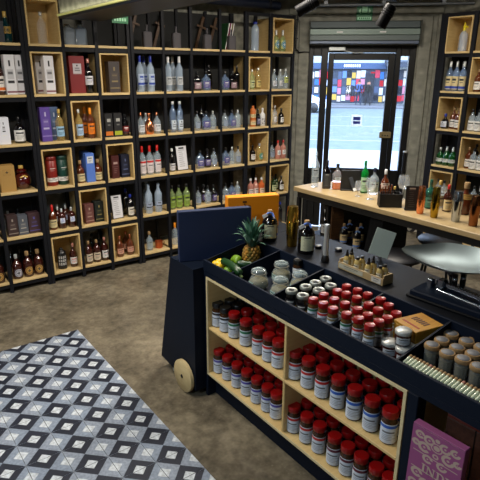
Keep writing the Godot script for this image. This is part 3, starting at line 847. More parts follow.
func rack_goods() -> void:
	M.orange_clay = mat(Color(0.74, 0.40, 0.15), 0.6)
	M.green_dull = mat(Color(0.10, 0.19, 0.08), 0.12)
	M.yellow_plastic = mat(Color(0.90, 0.82, 0.10), 0.4)
	K = kinds()
	var bx := func(look: String, w: float, h: float, d: float, col: Color, lab := [], called := "gift_box") -> Array: return [look, w, h, d, col, lab, called]
	var white_box: Array = bx.call("white whisky gift box with black emblem", 0.082, 0.31, 0.075, Color(0.86, 0.86, 0.88), [INK, Color(0.86, 0.86, 0.88), Color(0.45, 0.25, 0.3), 5, 0.02, 0.97, 0.96])
	var white_twin: Array = white_box.duplicate()
	white_twin[0] = "white whisky gift box beside its twin"
	var lab_dark := func(ink: Color, col: Color) -> Array: return [ink, col, ink, 5, 0.1, 0.92, 0.9]
	# end section
	cell(0, 0, [["bourbon_round", 0.0, 0.06]])
	cell(0, 1, [["bourbon_round_pale", -5.0, 0.06]])
	cell(1, 5, [[bx.call("dark grey gift box", 0.1, 0.16, 0.09, Color(0.17, 0.18, 0.21)), -1.0], ["teal_bottle", 11.0, 0.12]])
	cell(1, 4, [["orange_top", 3.0, 0.08], [white_box, 13.5, 0.08], [white_twin, 25.0, 0.09]])
	cell(1, 3, [[bx.call("low white gift box", 0.09, 0.22, 0.09, Color(0.85, 0.86, 0.9), [INK, Color(0.85, 0.86, 0.9), W, 5, 0.3, 0.9, 0.4]), 3.0], ["white_label_squat", 19.5]])
	cell(1, 2, [[bx.call("tan kraft gift box with dark oval seal", 0.125, 0.225, 0.09, Color(0.66, 0.52, 0.29), [Color(0.16, 0.12, 0.1), Color(0.66, 0.52, 0.29), Color(0.62, 0.48, 0.26), 3, 0.62, 0.86, 0.5]), 8.5], ["red_decanter", 25.5, 0.1]])
	cell(1, 1, [[bx.call("dark brown gift box with silver star", 0.085, 0.19, 0.085, Color(0.22, 0.16, 0.16), lab_dark.call(Color(0.6, 0.56, 0.52), Color(0.22, 0.16, 0.16))), 12.0, 0.08], [bx.call("steel grey gift box", 0.08, 0.175, 0.085, Color(0.32, 0.34, 0.38), lab_dark.call(Color(0.68, 0.66, 0.62), Color(0.32, 0.34, 0.38))), 22.5, 0.08], [bx.call("plum brown gift box", 0.1, 0.185, 0.085, Color(0.24, 0.16, 0.18), lab_dark.call(Color(0.33, 0.32, 0.6), Color(0.24, 0.16, 0.18))), 34.5, 0.08], ["clear_round", 9.0, 0.22], ["clear_plain", 19.0, 0.22]])
	cell(1, 0, [["bourbon_round_pale", 17.0, 0.07], ["bourbon_round", 28.0, 0.07], ["bourbon_round", 38.5, 0.07], ["dark_back", 12.0, 0.2], ["dark_back", 21.0, 0.2], ["dark_back", 32.0, 0.2]])
	# cubby section
	cell(2, 5, [["siphon_clear", 42.0, 0.1]])
	cell(2, 4, [[white_box, 49.0, 0.07], [white_twin, 40.5, 0.19]])
	cell(2, 3, [[bx.call("purple gift box with white seal", 0.085, 0.29, 0.085, Color(0.34, 0.25, 0.57), [Color(0.7, 0.68, 0.8), Color(0.34, 0.25, 0.57), Color(0.55, 0.48, 0.75), 5, 0.12, 0.96, 0.9]), 45.5, 0.08], [bx.call("slate blue gift box", 0.075, 0.29, 0.08, Color(0.30, 0.38, 0.52), lab_dark.call(Color(0.75, 0.78, 0.84), Color(0.30, 0.38, 0.52))), 54.0, 0.13], ["pale_gold_blue", 60.0, 0.06]])
	cell(2, 2, [[bx.call("red cardboard gift tube with white band", 0.092, 0.262, 0.092, Color(0.50, 0.12, 0.10), [], "gift_tube"), 52.0, 0.1], [bx.call("dark green gift tube with white band", 0.092, 0.262, 0.092, Color(0.05, 0.24, 0.21), [], "gift_tube"), 64.0, 0.1]])
	cell(2, 1, [["red_neck", 53.0, 0.06], ["silver_star", 62.0, 0.055], ["silver_star", 72.0, 0.06], ["silver_star", 58.0, 0.14], ["silver_star", 66.0, 0.15], ["silver_star", 70.0, 0.22], ["silver_star", 60.0, 0.22]])
	cell(2, 0, [["black_script", 62.0, 0.08], ["pink_cap_white", 73.5, 0.07]])
	cell(3, 5, [["frosted_jar", 72.0, 0.12], ["frosted_jar", 87.0, 0.12]])
	cell(3, 4, [[bx.call("deep red gift box with white panel", 0.135, 0.31, 0.09, Color(0.45, 0.09, 0.11), [INK, Color(0.70, 0.68, 0.70), Color(0.6, 0.5, 0.5), 5, 0.52, 0.8, 0.55]), 76.5, 0.1], ["black_red_white", 89.5, 0.06]])
	cell(3, 3, [["clear_blue_lab", 79.5, 0.08], ["orange_lab", 85.5, 0.17], ["orange_lab", 91.0, 0.07]])
	cell(3, 2, [["amber_cream", 80.5, 0.07], [bx.call("sky blue gift box with white label", 0.08, 0.265, 0.075, Color(0.32, 0.46, 0.78), [INK, Color(0.78, 0.8, 0.84), GOLD, 0, 0.66, 0.9, 0.7]), 90.0, 0.07], [bx.call("medium blue gift box", 0.07, 0.27, 0.07, Color(0.24, 0.36, 0.66)), 85.0, 0.2], ["amber_cream", 99.0, 0.06]])
	cell(3, 1, [[bx.call("reddish brown gift box", 0.085, 0.185, 0.08, Color(0.38, 0.22, 0.21), lab_dark.call(Color(0.66, 0.55, 0.5), Color(0.38, 0.22, 0.21))), 88.0, 0.09], [bx.call("blackish green gift box", 0.085, 0.2, 0.08, Color(0.08, 0.11, 0.10), lab_dark.call(Color(0.5, 0.46, 0.28), Color(0.08, 0.11, 0.10))), 98.5, 0.09]])
	cell(3, 0, [["bourbon_white", 89.0, 0.06], ["bourbon_white", 97.0, 0.06], ["bourbon_pinkcap", 105.5, 0.06], ["dark_back", 92.5, 0.2], ["dark_back", 101.0, 0.2]])
	cell(4, 4, [[bx.call("charcoal gift box with gold print", 0.105, 0.27, 0.09, Color(0.23, 0.20, 0.20), lab_dark.call(Color(0.5, 0.44, 0.3), Color(0.23, 0.20, 0.20))), 113.0, 0.1]])
	cell(4, 3, [[bx.call("black gift box with orange foot", 0.075, 0.215, 0.08, Color(0.09, 0.09, 0.10), [Color(0.62, 0.62, 0.6), Color(0.09, 0.09, 0.10), Color(0.78, 0.42, 0.12), 2, 0.02, 0.95, 0.92]), 107.5, 0.07], [bx.call("black gift box with lime foot", 0.08, 0.215, 0.08, Color(0.10, 0.10, 0.11), [Color(0.62, 0.62, 0.6), Color(0.10, 0.10, 0.11), Color(0.62, 0.66, 0.16), 2, 0.02, 0.95, 0.92]), 116.5, 0.07], ["dark_red_label", 126.0, 0.07]])
	cell(4, 2, [[bx.call("dark red and silver gift box", 0.075, 0.215, 0.08, Color(0.26, 0.09, 0.09), [Color(0.62, 0.52, 0.5), Color(0.26, 0.09, 0.09), Color(0.5, 0.42, 0.4), 0, 0.1, 0.9, 0.95]), 114.0, 0.1], [bx.call("midnight blue gift box", 0.085, 0.22, 0.08, Color(0.07, 0.09, 0.17), lab_dark.call(Color(0.34, 0.38, 0.52), Color(0.07, 0.09, 0.17))), 124.0, 0.1]])
	cell(4, 1, [[bx.call("white printed sheet in black frame", 0.115, 0.235, 0.05, W, [], "framed_sheet"), 117.0, 0.07], ["wine_white", 130.5, 0.06], ["blue_cap_small", 126.5, 0.17]])
	cell(4, 0, [["rosewater", 120.0, 0.07], ["rosewater", 130.0, 0.07], ["rosewater", 126.0, 0.18]])
	# open section
	for q in [[5, 147.0], [6, 176.0], [7, 207.0], [8, 231.5]]:
		cell(q[0], 5, [["grey_case", q[1], 0.08]])
	cell(5, 4, [["vodka_blue", 140.5, 0.06], ["vodka_blue", 144.5, 0.16], ["vodka_blue", 151.0, 0.07], ["vodka_white", 161.0, 0.2]])
	cell(5, 3, [["clear_white", 141.0, 0.07], ["copper_pineapple", 149.0, 0.06], ["clear_white", 157.0, 0.07], ["clear_round", 146.0, 0.2]])
	cell(5, 2, [["vodka_red", 142.5, 0.06], ["vodka_red", 150.0, 0.06], ["vodka_red", 157.5, 0.07], ["clear_round", 162.0, 0.2]])
	cell(5, 1, [["frost_tall", 149.0, 0.07], ["frost_tall", 158.5, 0.07], ["frost_tall", 147.0, 0.2]])
	cell(5, 0, [["clear_cork", 149.5, 0.07]])
	cell(6, 4, [["vodka_white", 168.5, 0.07], ["vodka_white", 173.0, 0.17], ["vodka_white", 179.5, 0.06]])
	cell(6, 3, [["slim_pale", 173.0, 0.07], ["slim_pale", 180.0, 0.06], ["clear_round", 188.0, 0.2]])
	cell(6, 2, [["small_dark_white", 172.0, 0.08], [bx.call("white printed sheet in black frame", 0.135, 0.255, 0.05, W, [], "framed_sheet"), 183.5, 0.08]])
	cell(6, 1, [["green_label", 172.0, 0.07], ["green_label", 179.0, 0.07], ["green_label", 186.5, 0.07]])
	cell(6, 0, [["orange_cap_dark", 175.0, 0.08], ["clear_plain", 182.0, 0.08]])
	cell(7, 4, [["brown_squat", 197.0, 0.07], ["purple_squat", 206.0, 0.07], ["dark_back", 215.0, 0.15]])
	cell(7, 3, [["clear_plain", 197.0, 0.07], ["purple_squat", 206.0, 0.07], ["clear_round", 214.0, 0.08], ["dark_back", 201.0, 0.2]])
	cell(7, 2, [["purple_squat", 200.0, 0.07], ["dark_violet", 207.5, 0.08], ["clear_plain", 215.0, 0.07]])
	cell(7, 1, [["clear_plain", 198.0, 0.07], ["dark_violet", 203.5, 0.15], ["clear_plain", 208.5, 0.07], ["dark_violet", 216.0, 0.08]])
	cell(7, 0, [["dark_violet", 200.0, 0.08], ["clear_plain", 212.0, 0.08]])
	cell(8, 4, [["purple_squat", 225.5, 0.07], ["brown_squat", 232.0, 0.07], ["dark_back", 239.5, 0.1]])
	cell(8, 3, [["clear_plain", 225.0, 0.07], ["purple_squat", 231.5, 0.06], ["clear_round", 238.0, 0.08]])
	cell(8, 2, [["purple_squat", 225.5, 0.07], ["clear_round", 232.0, 0.08], ["clear_plain", 238.0, 0.07]])
	cell(8, 1, [["clear_plain", 225.5, 0.07], ["purple_squat", 231.5, 0.07], ["clear_round", 238.5, 0.08]])
	# narrow section by the door wall
	cell(9, 5, [["crystal_blue", 255.0, 0.09]])
	cell(9, 4, [["greenish", 252.0, 0.08], ["pale_yellow", 258.0, 0.08]])
	cell(9, 3, [["stoneware", 253.5, 0.07], ["navy_bottle", 259.5, 0.07], ["white_bottle", 265.0, 0.07]])
	cell(9, 2, [["black_white", 252.5, 0.09], ["teal_emblem", 260.0, 0.08]])
	cell(9, 1, [["pink_white", 250.5, 0.07], ["pink_white", 255.5, 0.08], ["bourbon_white", 259.0, 0.17], ["orange_rose_b", 263.0, 0.06]])
	cell(9, 0, [["pink_white", 256.0, 0.08], ["blue_cap_small", 262.0, 0.08]])
	cell(10, 5, [["blue_green", 276.0, 0.09], ["blue_green", 282.5, 0.08]])
	cell(10, 4, [["clear_diamond", 274.0, 0.07], ["clear_diamond", 280.0, 0.07], ["pale_green_lab", 286.0, 0.07]])
	cell(10, 3, [["clear_diamond", 274.5, 0.09], ["black_white", 281.0, 0.07]])
	cell(10, 2, [["clear_plain", 272.5, 0.1], ["pinkish_diamond", 277.0, 0.07], ["pinkish_diamond", 283.0, 0.07]])
	cell(10, 1, [["green_cream", 273.5, 0.09], ["green_cream", 275.5, 0.18], ["black_white", 281.0, 0.07]])
	cell(10, 0, [["blue_cap_small", 283.0, 0.08], ["pink_white", 275.0, 0.08]])
	# rack beyond the bar
	right_cell(0, 5, [["soda_siphon", 463.0, 0.08]])
	right_cell(0, 4, [["blue_cream_tall", 447.0, 0.06], ["blue_cream_tall", 455.0, 0.06], ["blue_cream_tall", 462.5, 0.06], ["blue_cream_tall", 452.0, 0.18], ["blue_cream_tall", 460.0, 0.18]])
	right_cell(0, 3, [["flask_white", 446.0, 0.06], ["amber_white", 452.5, 0.1], ["amber_white", 458.0, 0.07]])
	right_cell(0, 2, [["green_white", 436.5, 0.06], ["green_white", 443.0, 0.06], ["green_white", 450.0, 0.06], ["green_white", 441.0, 0.19], ["green_white", 448.0, 0.19]])
	right_cell(0, 1, [["clear_whitelab", 437.5, 0.1], ["clear_whitelab", 443.5, 0.08], ["clear_whitelab", 449.0, 0.14]])
	right_cell(1, 4, [["amber_white", 476.5, 0.07], ["amber_white", 484.0, 0.07]])
	right_cell(1, 3, [["clear_whitelab", 469.0, 0.06], ["clear_whitelab", 477.5, 0.06]])
	right_cell(1, 2, [["amber_white", 467.5, 0.1], ["clear_whitelab", 473.0, 0.06], ["clear_whitelab", 480.0, 0.07], ["dark_back", 475.0, 0.2]])
	right_cell(1, 1, [["amber_white", 465.0, 0.08], ["clear_whitelab", 473.0, 0.08]])
	# copper mug, tumblers, leaning magazines and boards
	var t := thing("mug", "small copper mug on the bottom shelf beside a corked bottle", "mug", Vector3(solve_x(159.0, 0.13, -0.08), row_y(0) + 0.0105, -0.08))
	part(t, "cup", lathe([Vector2(0, 0), Vector2(0.034, 0), Vector2(0.038, 0.006), Vector2(0.041, 0.075), Vector2(0.039, 0.075), Vector2(0.035, 0.008), Vector2(0, 0.006)], 18), M.copper_matt)
	part(t, "handle", tube([Vector3(0.04, 0.062, 0), Vector3(0.06, 0.06, 0), Vector3(0.064, 0.036, 0), Vector3(0.039, 0.018, 0)], 0.004, 6), M.copper_matt)
	var mags := [["green and black magazine leaning on the top shelf", Color(0.14, 0.32, 0.18), 0.02], ["magenta magazine leaning on the top shelf", Color(0.62, 0.12, 0.34), 0.05], ["cream magazine leaning on the top shelf", Color(0.66, 0.60, 0.42), 0.08]]
	for m in mags:
		t = thing("magazine", m[0], "magazine", Vector3(2.74 + m[2], row_y(5) + 0.0105, -0.2))
		var cover := part(t, "cover", box(Vector3(0.012, 0.27, 0.16), 0.001), mat(m[1], 0.4), Vector3(0, 0.132, 0), Vector3(0, 0, -0.2))
		part(cover, "pages", box(Vector3(0.009, 0.266, 0.161)), M.paper_white, Vector3(0.0005, 0, 0.001))
	var boards := [[2.02, "thin wooden board leaning behind the grey bottle, fifth column"], [2.5, "thin wooden board leaning behind the grey bottle, fourth column"], [2.66, "looped wooden board leaning behind the grey bottle, third column"], [1.75, "thin wooden board leaning behind the grey bottle, sixth column"]]
	for b in boards:
		t = thing("wooden_board", b[1], "board", Vector3(b[0], row_y(5) + 0.0105, -0.25))
		part(t, "board", box(Vector3(0.03, 0.33, 0.012), 0.002), M.old_wood, Vector3(0, 0.162, 0), Vector3(0, 0, -0.32))
		part(t, "cross_slat", box(Vector3(0.11, 0.02, 0.01), 0.002), M.old_wood, Vector3(0.02, 0.22, 0.011), Vector3(0, 0, -0.32))

# ---------- entrance ----------
# door wall runs at 45 degrees; its own frame: x along the wall, z into the room
var DW: Transform3D
func wall_pt(px: float, py: float, z := 0.0) -> Vector3:
	# pixel to the door wall's own coordinates on the plane z
	var n := DW.basis.z
	return DW.affine_inverse() * at_plane(px, py, DW.origin + n * z, n)
func door() -> void:
	DW = Transform3D(Basis(Vector3.UP, -PI / 4), Vector3(3.59, 0, -0.36))
	var w := struct_root("wall_entrance", DW.origin, -PI / 4)
	var th := 0.22
	part(w, "pier", box(Vector3(0.60, 3.2, th), 0.006), M.concrete, Vector3(0.115, 1.5, -th * 0.5))
	part(w, "pier", box(Vector3(0.72, 3.2, th), 0.006), M.concrete, Vector3(1.985, 1.5, -th * 0.5))
	part(w, "lintel", box(Vector3(1.21, 0.92, th), 0.004), M.concrete, Vector3(1.02, 2.64, -th * 0.5))
	# raised concrete surround with its shadow groove
	part(w, "surround_post", box(Vector3(0.12, 2.44, 0.03), 0.006), M.concrete, Vector3(0.355, 1.22, 0.012))
	part(w, "surround_post", box(Vector3(0.13, 2.44, 0.03), 0.006), M.concrete, Vector3(1.70, 1.22, 0.012))
	part(w, "surround_post", box(Vector3(0.07, 2.5, 0.05), 0.006), M.concrete, Vector3(1.85, 1.25, 0.015))
	part(w, "surround_head", box(Vector3(1.48, 0.05, 0.03), 0.006), M.concrete, Vector3(1.02, 2.455, 0.012))
	part(w, "surround_head", box(Vector3(1.7, 0.07, 0.03), 0.006), M.concrete, Vector3(1.02, 2.54, 0.012))
	# patterned tile skirting below
	var tm := tile_mat(5)
	for k in 6:
		part(w, "skirting_tile", box(Vector3(0.172, 0.172, 0.012), 0.001), skirting_mat(), Vector3(1.40 + k * 0.175, 0.088, 0.044 if k < 4 else 0.05))
	# door set
	var d := struct_root("door_1", DW.origin, -PI / 4)
	var fz := -0.08
	var fr := func(x0: float, x1: float, y0: float, y1: float, called: String, dep := 0.09, zz := 0.0) -> void:
		part(d, called, box(Vector3(x1 - x0, y1 - y0, dep), 0.004), M.frame, Vector3((x0 + x1) * 0.5, (y0 + y1) * 0.5, fz + zz))
	fr.call(0.416, 0.470, 0.0, 2.18, "frame_post")
	fr.call(0.560, 0.638, 0.0, 2.18, "frame_post")
	fr.call(1.405, 1.462, 0.0, 2.18, "frame_post")
	fr.call(1.552, 1.624, 0.0, 2.18, "frame_post")
	fr.call(0.470, 0.560, 2.062, 2.18, "frame_head")
	fr.call(0.630, 1.405, 2.10, 2.18, "frame_head")
	fr.call(1.462, 1.552, 2.062, 2.18, "frame_head")
	fr.call(0.470, 0.560, 0.0, 0.74, "kick_panel", 0.05)
	fr.call(1.462, 1.552, 0.0, 0.74, "kick_panel", 0.05)
	# leaf
	fr.call(0.645, 0.707, 0.01, 2.095, "leaf_stile", 0.05, 0.015)
	fr.call(1.327, 1.402, 0.01, 2.095, "leaf_stile", 0.05, 0.015)
	fr.call(0.707, 1.327, 2.018, 2.095, "leaf_rail", 0.05, 0.015)
	fr.call(0.707, 1.327, 0.01, 0.755, "leaf_panel", 0.04, 0.015)
	for g in [[0.470, 0.560, 0.74, 2.062], [1.462, 1.552, 0.74, 2.062], [0.707, 1.327, 0.755, 2.018]]:
		part(d, "pane", box(Vector3(g[1] - g[0], g[3] - g[2], 0.006)), M.pane, Vector3((g[0] + g[1]) * 0.5, (g[2] + g[3]) * 0.5, fz))
	# closer, lock, pull bar
	var c := part(d, "closer", box(Vector3(0.19, 0.045, 0.045), 0.006), M.silver, Vector3(0.735, 2.14, fz + 0.07))
	part(c, "arm", tube([Vector3(0.08, -0.02, 0.01), Vector3(0.2, -0.045, 0.012), Vector3(0.30, -0.042, -0.01)], 0.006, 6), M.silver)
	var lk := part(d, "lock_box", box(Vector3(0.135, 0.075, 0.035), 0.005), mat(Color(0.62, 0.56, 0.42), 0.35, 0.6), Vector3(1.36, 1.172, fz + 0.058))
	for q in 3:
		part(lk, "screw", ball(0.009), M.black_cap, Vector3(-0.03 + q * 0.03, -0.005, 0.018))
	var pb := part(d, "pull_bar", tube([Vector3(0, 0.45, 0), Vector3(0, 0.98, 0)], 0.022, 12), M.frame, Vector3(1.60, 0, fz + 0.15))
	part(pb, "cap", cyl(0.026, 0.02, 14), M.silver, Vector3(0, 0.98, 0))
	part(pb, "bracket", box(Vector3(0.02, 0.02, 0.09), 0.002), M.frame, Vector3(0, 0.6, -0.05))
	part(pb, "bracket", box(Vector3(0.02, 0.02, 0.09), 0.002), M.frame, Vector3(0, 0.9, -0.05))
	# sticker and mirrored lettering on the glass (it reads from the street)
	var sticker_m := mat(Color(0.88, 0.9, 0.92), 0.6)
	sticker_m.backlight_enabled = true
	sticker_m.backlight = Color(0.9, 0.9, 0.9)
	var stk := part(d, "sticker", box(Vector3(0.125, 0.135, 0.002)), sticker_m, Vector3(1.02, 1.33, fz + 0.005))
	part(stk, "sticker_print", box(Vector3(0.085, 0.04, 0.002)), mat(Color(0.10, 0.18, 0.55), 0.5), Vector3(0, 0.022, 0.001))
	part(stk, "sticker_print", box(Vector3(0.085, 0.032, 0.002)), mat(Color(0.10, 0.18, 0.55), 0.5), Vector3(0, -0.025, 0.001))
	for q in [["LIQUOR", 1.01, 1.708], ["STORE", 0.975, 1.635]]:
		var tm2 := TextMesh.new()
		tm2.text = q[0]
		tm2.font_size = 32
		tm2.pixel_size = 0.0024
		tm2.depth = 0.002
		var f := SystemFont.new()
		f.font_names = PackedStringArray(["Droid Sans"])
		f.font_weight = 700
		tm2.font = f
		part(d, "lettering", tm2, mat(Color(0.08, 0.08, 0.12), 0.5), Vector3(q[1], q[2], fz - 0.006), Vector3(0, PI, 0))
	# roller shutter box
	var s := thing("shutter_box", "grey metal roller shutter box above the glass door", "shutter box", DW * Vector3(1.02, 2.185, 0.06), -PI / 4)
	var metal_a := mat(Color(0.36, 0.40, 0.40), 0.45, 0.3)
	var metal_b := mat(Color(0.44, 0.50, 0.48), 0.4, 0.3)
	part(s, "top_slat", box(Vector3(1.2, 0.075, 0.13), 0.006), mat(Color(0.24, 0.28, 0.29), 0.45, 0.3), Vector3(0, 0.195, -0.015), Vector3(-0.15, 0, 0))
	part(s, "middle_slat", box(Vector3(1.2, 0.065, 0.15), 0.006), metal_b, Vector3(0, 0.128, 0))
	part(s, "lower_slat", box(Vector3(1.2, 0.06, 0.14), 0.006), metal_a, Vector3(0, 0.066, 0))
	part(s, "bottom_rail", box(Vector3(1.2, 0.034, 0.12), 0.006), mat(Color(0.40, 0.44, 0.52), 0.35, 0.4), Vector3(0, 0.019, 0))
	for q in [-0.27, 0.2]:
		part(s, "handle_slot", box(Vector3(0.07, 0.014, 0.006), 0.002), M.white_cap, Vector3(q, 0.125, 0.077))
	for q in [-1.0, 1.0]:
		part(s, "end_plate", box(Vector3(0.012, 0.25, 0.17), 0.004), mat(Color(0.22, 0.23, 0.2), 0.5), Vector3(q * 0.605, 0.122, 0))
	# exit sign
	var green := mat(Color(0.03, 0.42, 0.24), 0.4)
	exit_sign("green exit sign mounted above the roller shutter box", DW * Vector3(1.012, 2.432, 0.05), -PI / 4, 0.175, 0.18, green)
	exit_sign("green exit sign hung under the ceiling beam", Vector3(1.37, 2.26, 0.32), 0.15, 0.16, 0.06, green)
	# black cable beside the surround
	var cb := thing("cable", "black cable run down the concrete beside the door", "cable", DW * Vector3(0, 0, 0.03), -PI / 4)
	part(cb, "wire", tube([Vector3(0.275, 2.6, 0), Vector3(0.265, 2.3, 0.005), Vector3(0.262, 2.14, 0.005), Vector3(0.30, 2.10, 0.01), Vector3(0.36, 2.105, 0.008), Vector3(0.42, 2.10, 0.0)], 0.009, 6), M.black_cap)
	for q in [2.45, 2.25]:
		part(cb, "clip", box(Vector3(0.03, 0.012, 0.012), 0.001), M.steel, Vector3(0.268, q, 0.002))
func skirting_mat() -> StandardMaterial3D:
	if M.has("skirting"):
		return M.skirting
	var m := mat(Color.WHITE, 0.5)
	m.albedo_texture = tex_from(64, 64, func(x: int, y: int) -> Color:
		var u := absf((x + 0.5) / 64.0 - 0.5)
		var v := absf((y + 0.5) / 64.0 - 0.5)
		var e := u + v
		if e < 0.15:
			return Color(0.80, 0.78, 0.70)
		if e < 0.5:
			return Color(0.60, 0.59, 0.55)
		var o := (0.5 - u) + (0.5 - v)
		return Color(0.80, 0.78, 0.72) if o < 0.2 else Color(0.16, 0.16, 0.17))
	m.uv1_scale = Vector3(1, 1, 1)
	M.skirting = m
	return m
func exit_sign(label: String, at: Vector3, turn: float, w: float, h: float, green: Material) -> void:
	var t := thing("exit_sign", label, "sign", at, turn)
	part(t, "plate", box(Vector3(w, h, 0.012), 0.002), green, Vector3(0, h * 0.5, 0))
	var pale := mat(Color(0.62, 0.86, 0.70), 0.5)
	# pictogram: doorway, running figure; pale strip of small lettering below
	if h > 0.1:
		part(t, "doorway", box(Vector3(w * 0.34, h * 0.42, 0.002)), pale, Vector3(0, h * 0.66, 0.007))
		for s in [-1.0, 1.0]:
			part(t, "arrow", prism(PackedVector2Array([Vector2(0, 0.02), Vector2(s * 0.022, 0), Vector2(s * 0.022, -0.02), Vector2(0, -0.035)]), 0.002), pale, Vector3(s * w * 0.24, h * 0.6, 0.006))
		part(t, "strip", box(Vector3(w * 0.86, h * 0.16, 0.002)), pale, Vector3(0, h * 0.14, 0.007))
		for q in 6:
			part(t, "glyph", box(Vector3(0.012, h * 0.09, 0.002)), green, Vector3((q - 2.5) * 0.021, h * 0.14, 0.0085))
	else:
		for q in 5:
			part(t, "glyph", box(Vector3(0.016, h * 0.4, 0.002)), pale, Vector3((q - 2.0) * 0.024, h * 0.5, 0.007))

# ---------- street outside ----------
func ground_mat(a: Color, b: Color, sd: int, scale: float) -> StandardMaterial3D:
	var m := speckle(a, b, sd, scale)
	m.roughness = 1.0
	m.metallic_specular = 0.05
	return m
func street() -> void:
	var base := -0.6
	var st := struct_root("street", DW.origin, -PI / 4)
	part(st, "pavement", box(Vector3(60, 0.2, 10.6)), ground_mat(Color(0.54, 0.54, 0.54), Color(0.60, 0.60, 0.60), 61, 0.4), Vector3(0, base - 0.1, -5.9))
	part(st, "roadway", box(Vector3(60, 0.2, 21.0)), ground_mat(Color(0.365, 0.395, 0.40), Color(0.41, 0.435, 0.44), 63, 0.25), Vector3(0, base - 0.15, -21.6))
	part(st, "far_pavement", box(Vector3(60, 0.2, 6.0)), ground_mat(Color(0.36, 0.36, 0.37), Color(0.41, 0.41, 0.42), 65, 0.4), Vector3(0, base - 0.05, -35.0))
	for q in 3:
		part(st, "lane_line", box(Vector3(60, 0.01, 0.16)), mat(Color(0.52, 0.52, 0.52), 0.9, 0.0, 0.05), Vector3(0, base - 0.045, -14.0 - q * 5.5))
	var FZ := -36.0
	var t := thing("shop_building", "pale row of shops with signs and goods across the street", "building", DW * Vector3(0, base + 0.05, FZ), -PI / 4)
	part(t, "wall", box(Vector3(40, 6.0, 0.6)), mat(Color(0.62, 0.64, 0.64), 0.9, 0.0, 0.1), Vector3(4, 3.0, -0.3))
	part(t, "sign_band", box(Vector3(14, 0.45, 0.25), 0.02), mat(Color(0.26, 0.32, 0.42), 0.8, 0.0, 0.1), Vector3(-1.6, 2.78, 0.12))
	part(t, "sign_band", box(Vector3(12, 0.5, 0.25), 0.02), mat(Color(0.13, 0.15, 0.19), 0.6), Vector3(13.0, 2.85, 0.12))
	for q in 8:
		part(t, "sign_letter", box(Vector3(0.09, 0.2, 0.03)), M.paper_white, Vector3(2.25 + q * 0.16, 2.8, 0.26))
	var aw := part(t, "awning", prism(PackedVector2Array([Vector2(0, 0), Vector2(1.7, -0.15), Vector2(1.7, -0.5), Vector2(0, -0.22)]), 2.0), mat(Color(0.16, 0.19, 0.24), 0.7), Vector3(5.1, 3.2, 0.1), Vector3(0, -PI / 2, 0))
	aw.rotation.y = -PI / 2
	aw.position = Vector3(7.2, 3.2, 0.1)
	var cols := [Color(0.70, 0.72, 0.74), Color(0.66, 0.24, 0.30), Color(0.36, 0.46, 0.66), Color(0.70, 0.66, 0.62), Color(0.60, 0.14, 0.16), Color(0.28, 0.32, 0.40), Color(0.68, 0.55, 0.26), Color(0.66, 0.44, 0.50), Color(0.22, 0.38, 0.60), Color(0.14, 0.15, 0.18)]
	part(t, "shopfront", box(Vector3(16.0, 2.5, 0.06)), mat(Color(0.24, 0.26, 0.30), 0.9, 0.0, 0.1), Vector3(5.6, 1.3, 0.02))
	for i in 40:
		for j in 4:
			if (i * 5 + j * 3) % 7 == 0:
				continue
			var c: Color = cols[(i * 7 + j * 4 + (i * j) % 3) % cols.size()]
			part(t, "poster", box(Vector3(0.28 + (i % 3) * 0.03, 0.42 + (j * i % 4) * 0.05, 0.05), 0.005), mat(c, 0.9, 0.0, 0.1), Vector3(-1.2 + i * 0.35, 0.36 + j * 0.58 + (i % 3) * 0.06, 0.055))
	part(t, "doorway", box(Vector3(0.7, 2.2, 0.08)), mat(Color(0.10, 0.11, 0.15), 0.8), Vector3(4.2, 1.15, 0.075))
	# people across the street
	street_person("person in dark clothes walking past the shops across the street", DW * Vector3(4.0, base + 0.05, FZ + 2.0), Color(0.06, 0.06, 0.08), Color(0.06, 0.065, 0.1))
	street_person("person in a pale blue shirt beside the shop posters across the street", DW * Vector3(3.35, base + 0.05, FZ + 1.6), Color(0.25, 0.32, 0.50), Color(0.15, 0.17, 0.25))
	# parked car seen through the side light
	var cp := at_y(310, 112, base - 0.05)
	var car := thing("car", "white car parked in the street outside the door", "car", cp + DW.basis.x * -1.1, -PI / 4)
	var body := prism(PackedVector2Array([Vector2(-2.1, 0.3), Vector2(2.1, 0.3), Vector2(2.15, 0.75), Vector2(1.3, 0.95), Vector2(0.7, 1.42), Vector2(-0.9, 1.42), Vector2(-1.6, 0.95), Vector2(-2.15, 0.85)]), 1.6)
	part(car, "body", body, mat(Color(0.85, 0.87, 0.9), 0.25), Vector3(0, 0, -0.8))
	part(car, "side_glass", prism(PackedVector2Array([Vector2(-1.4, 0.96), Vector2(1.1, 0.96), Vector2(0.6, 1.35), Vector2(-0.85, 1.35)]), 1.64), mat(Color(0.06, 0.07, 0.09), 0.1), Vector3(0, 0, -0.82))
	for sx in [-1.3, 1.3]:
		for sz in [-0.75, 0.75]:
			part(car, "wheel", cyl(0.32, 0.2, 18, 0.03), M.black_cap, Vector3(sx, 0.32, sz - 0.1), Vector3(PI / 2, 0, 0))
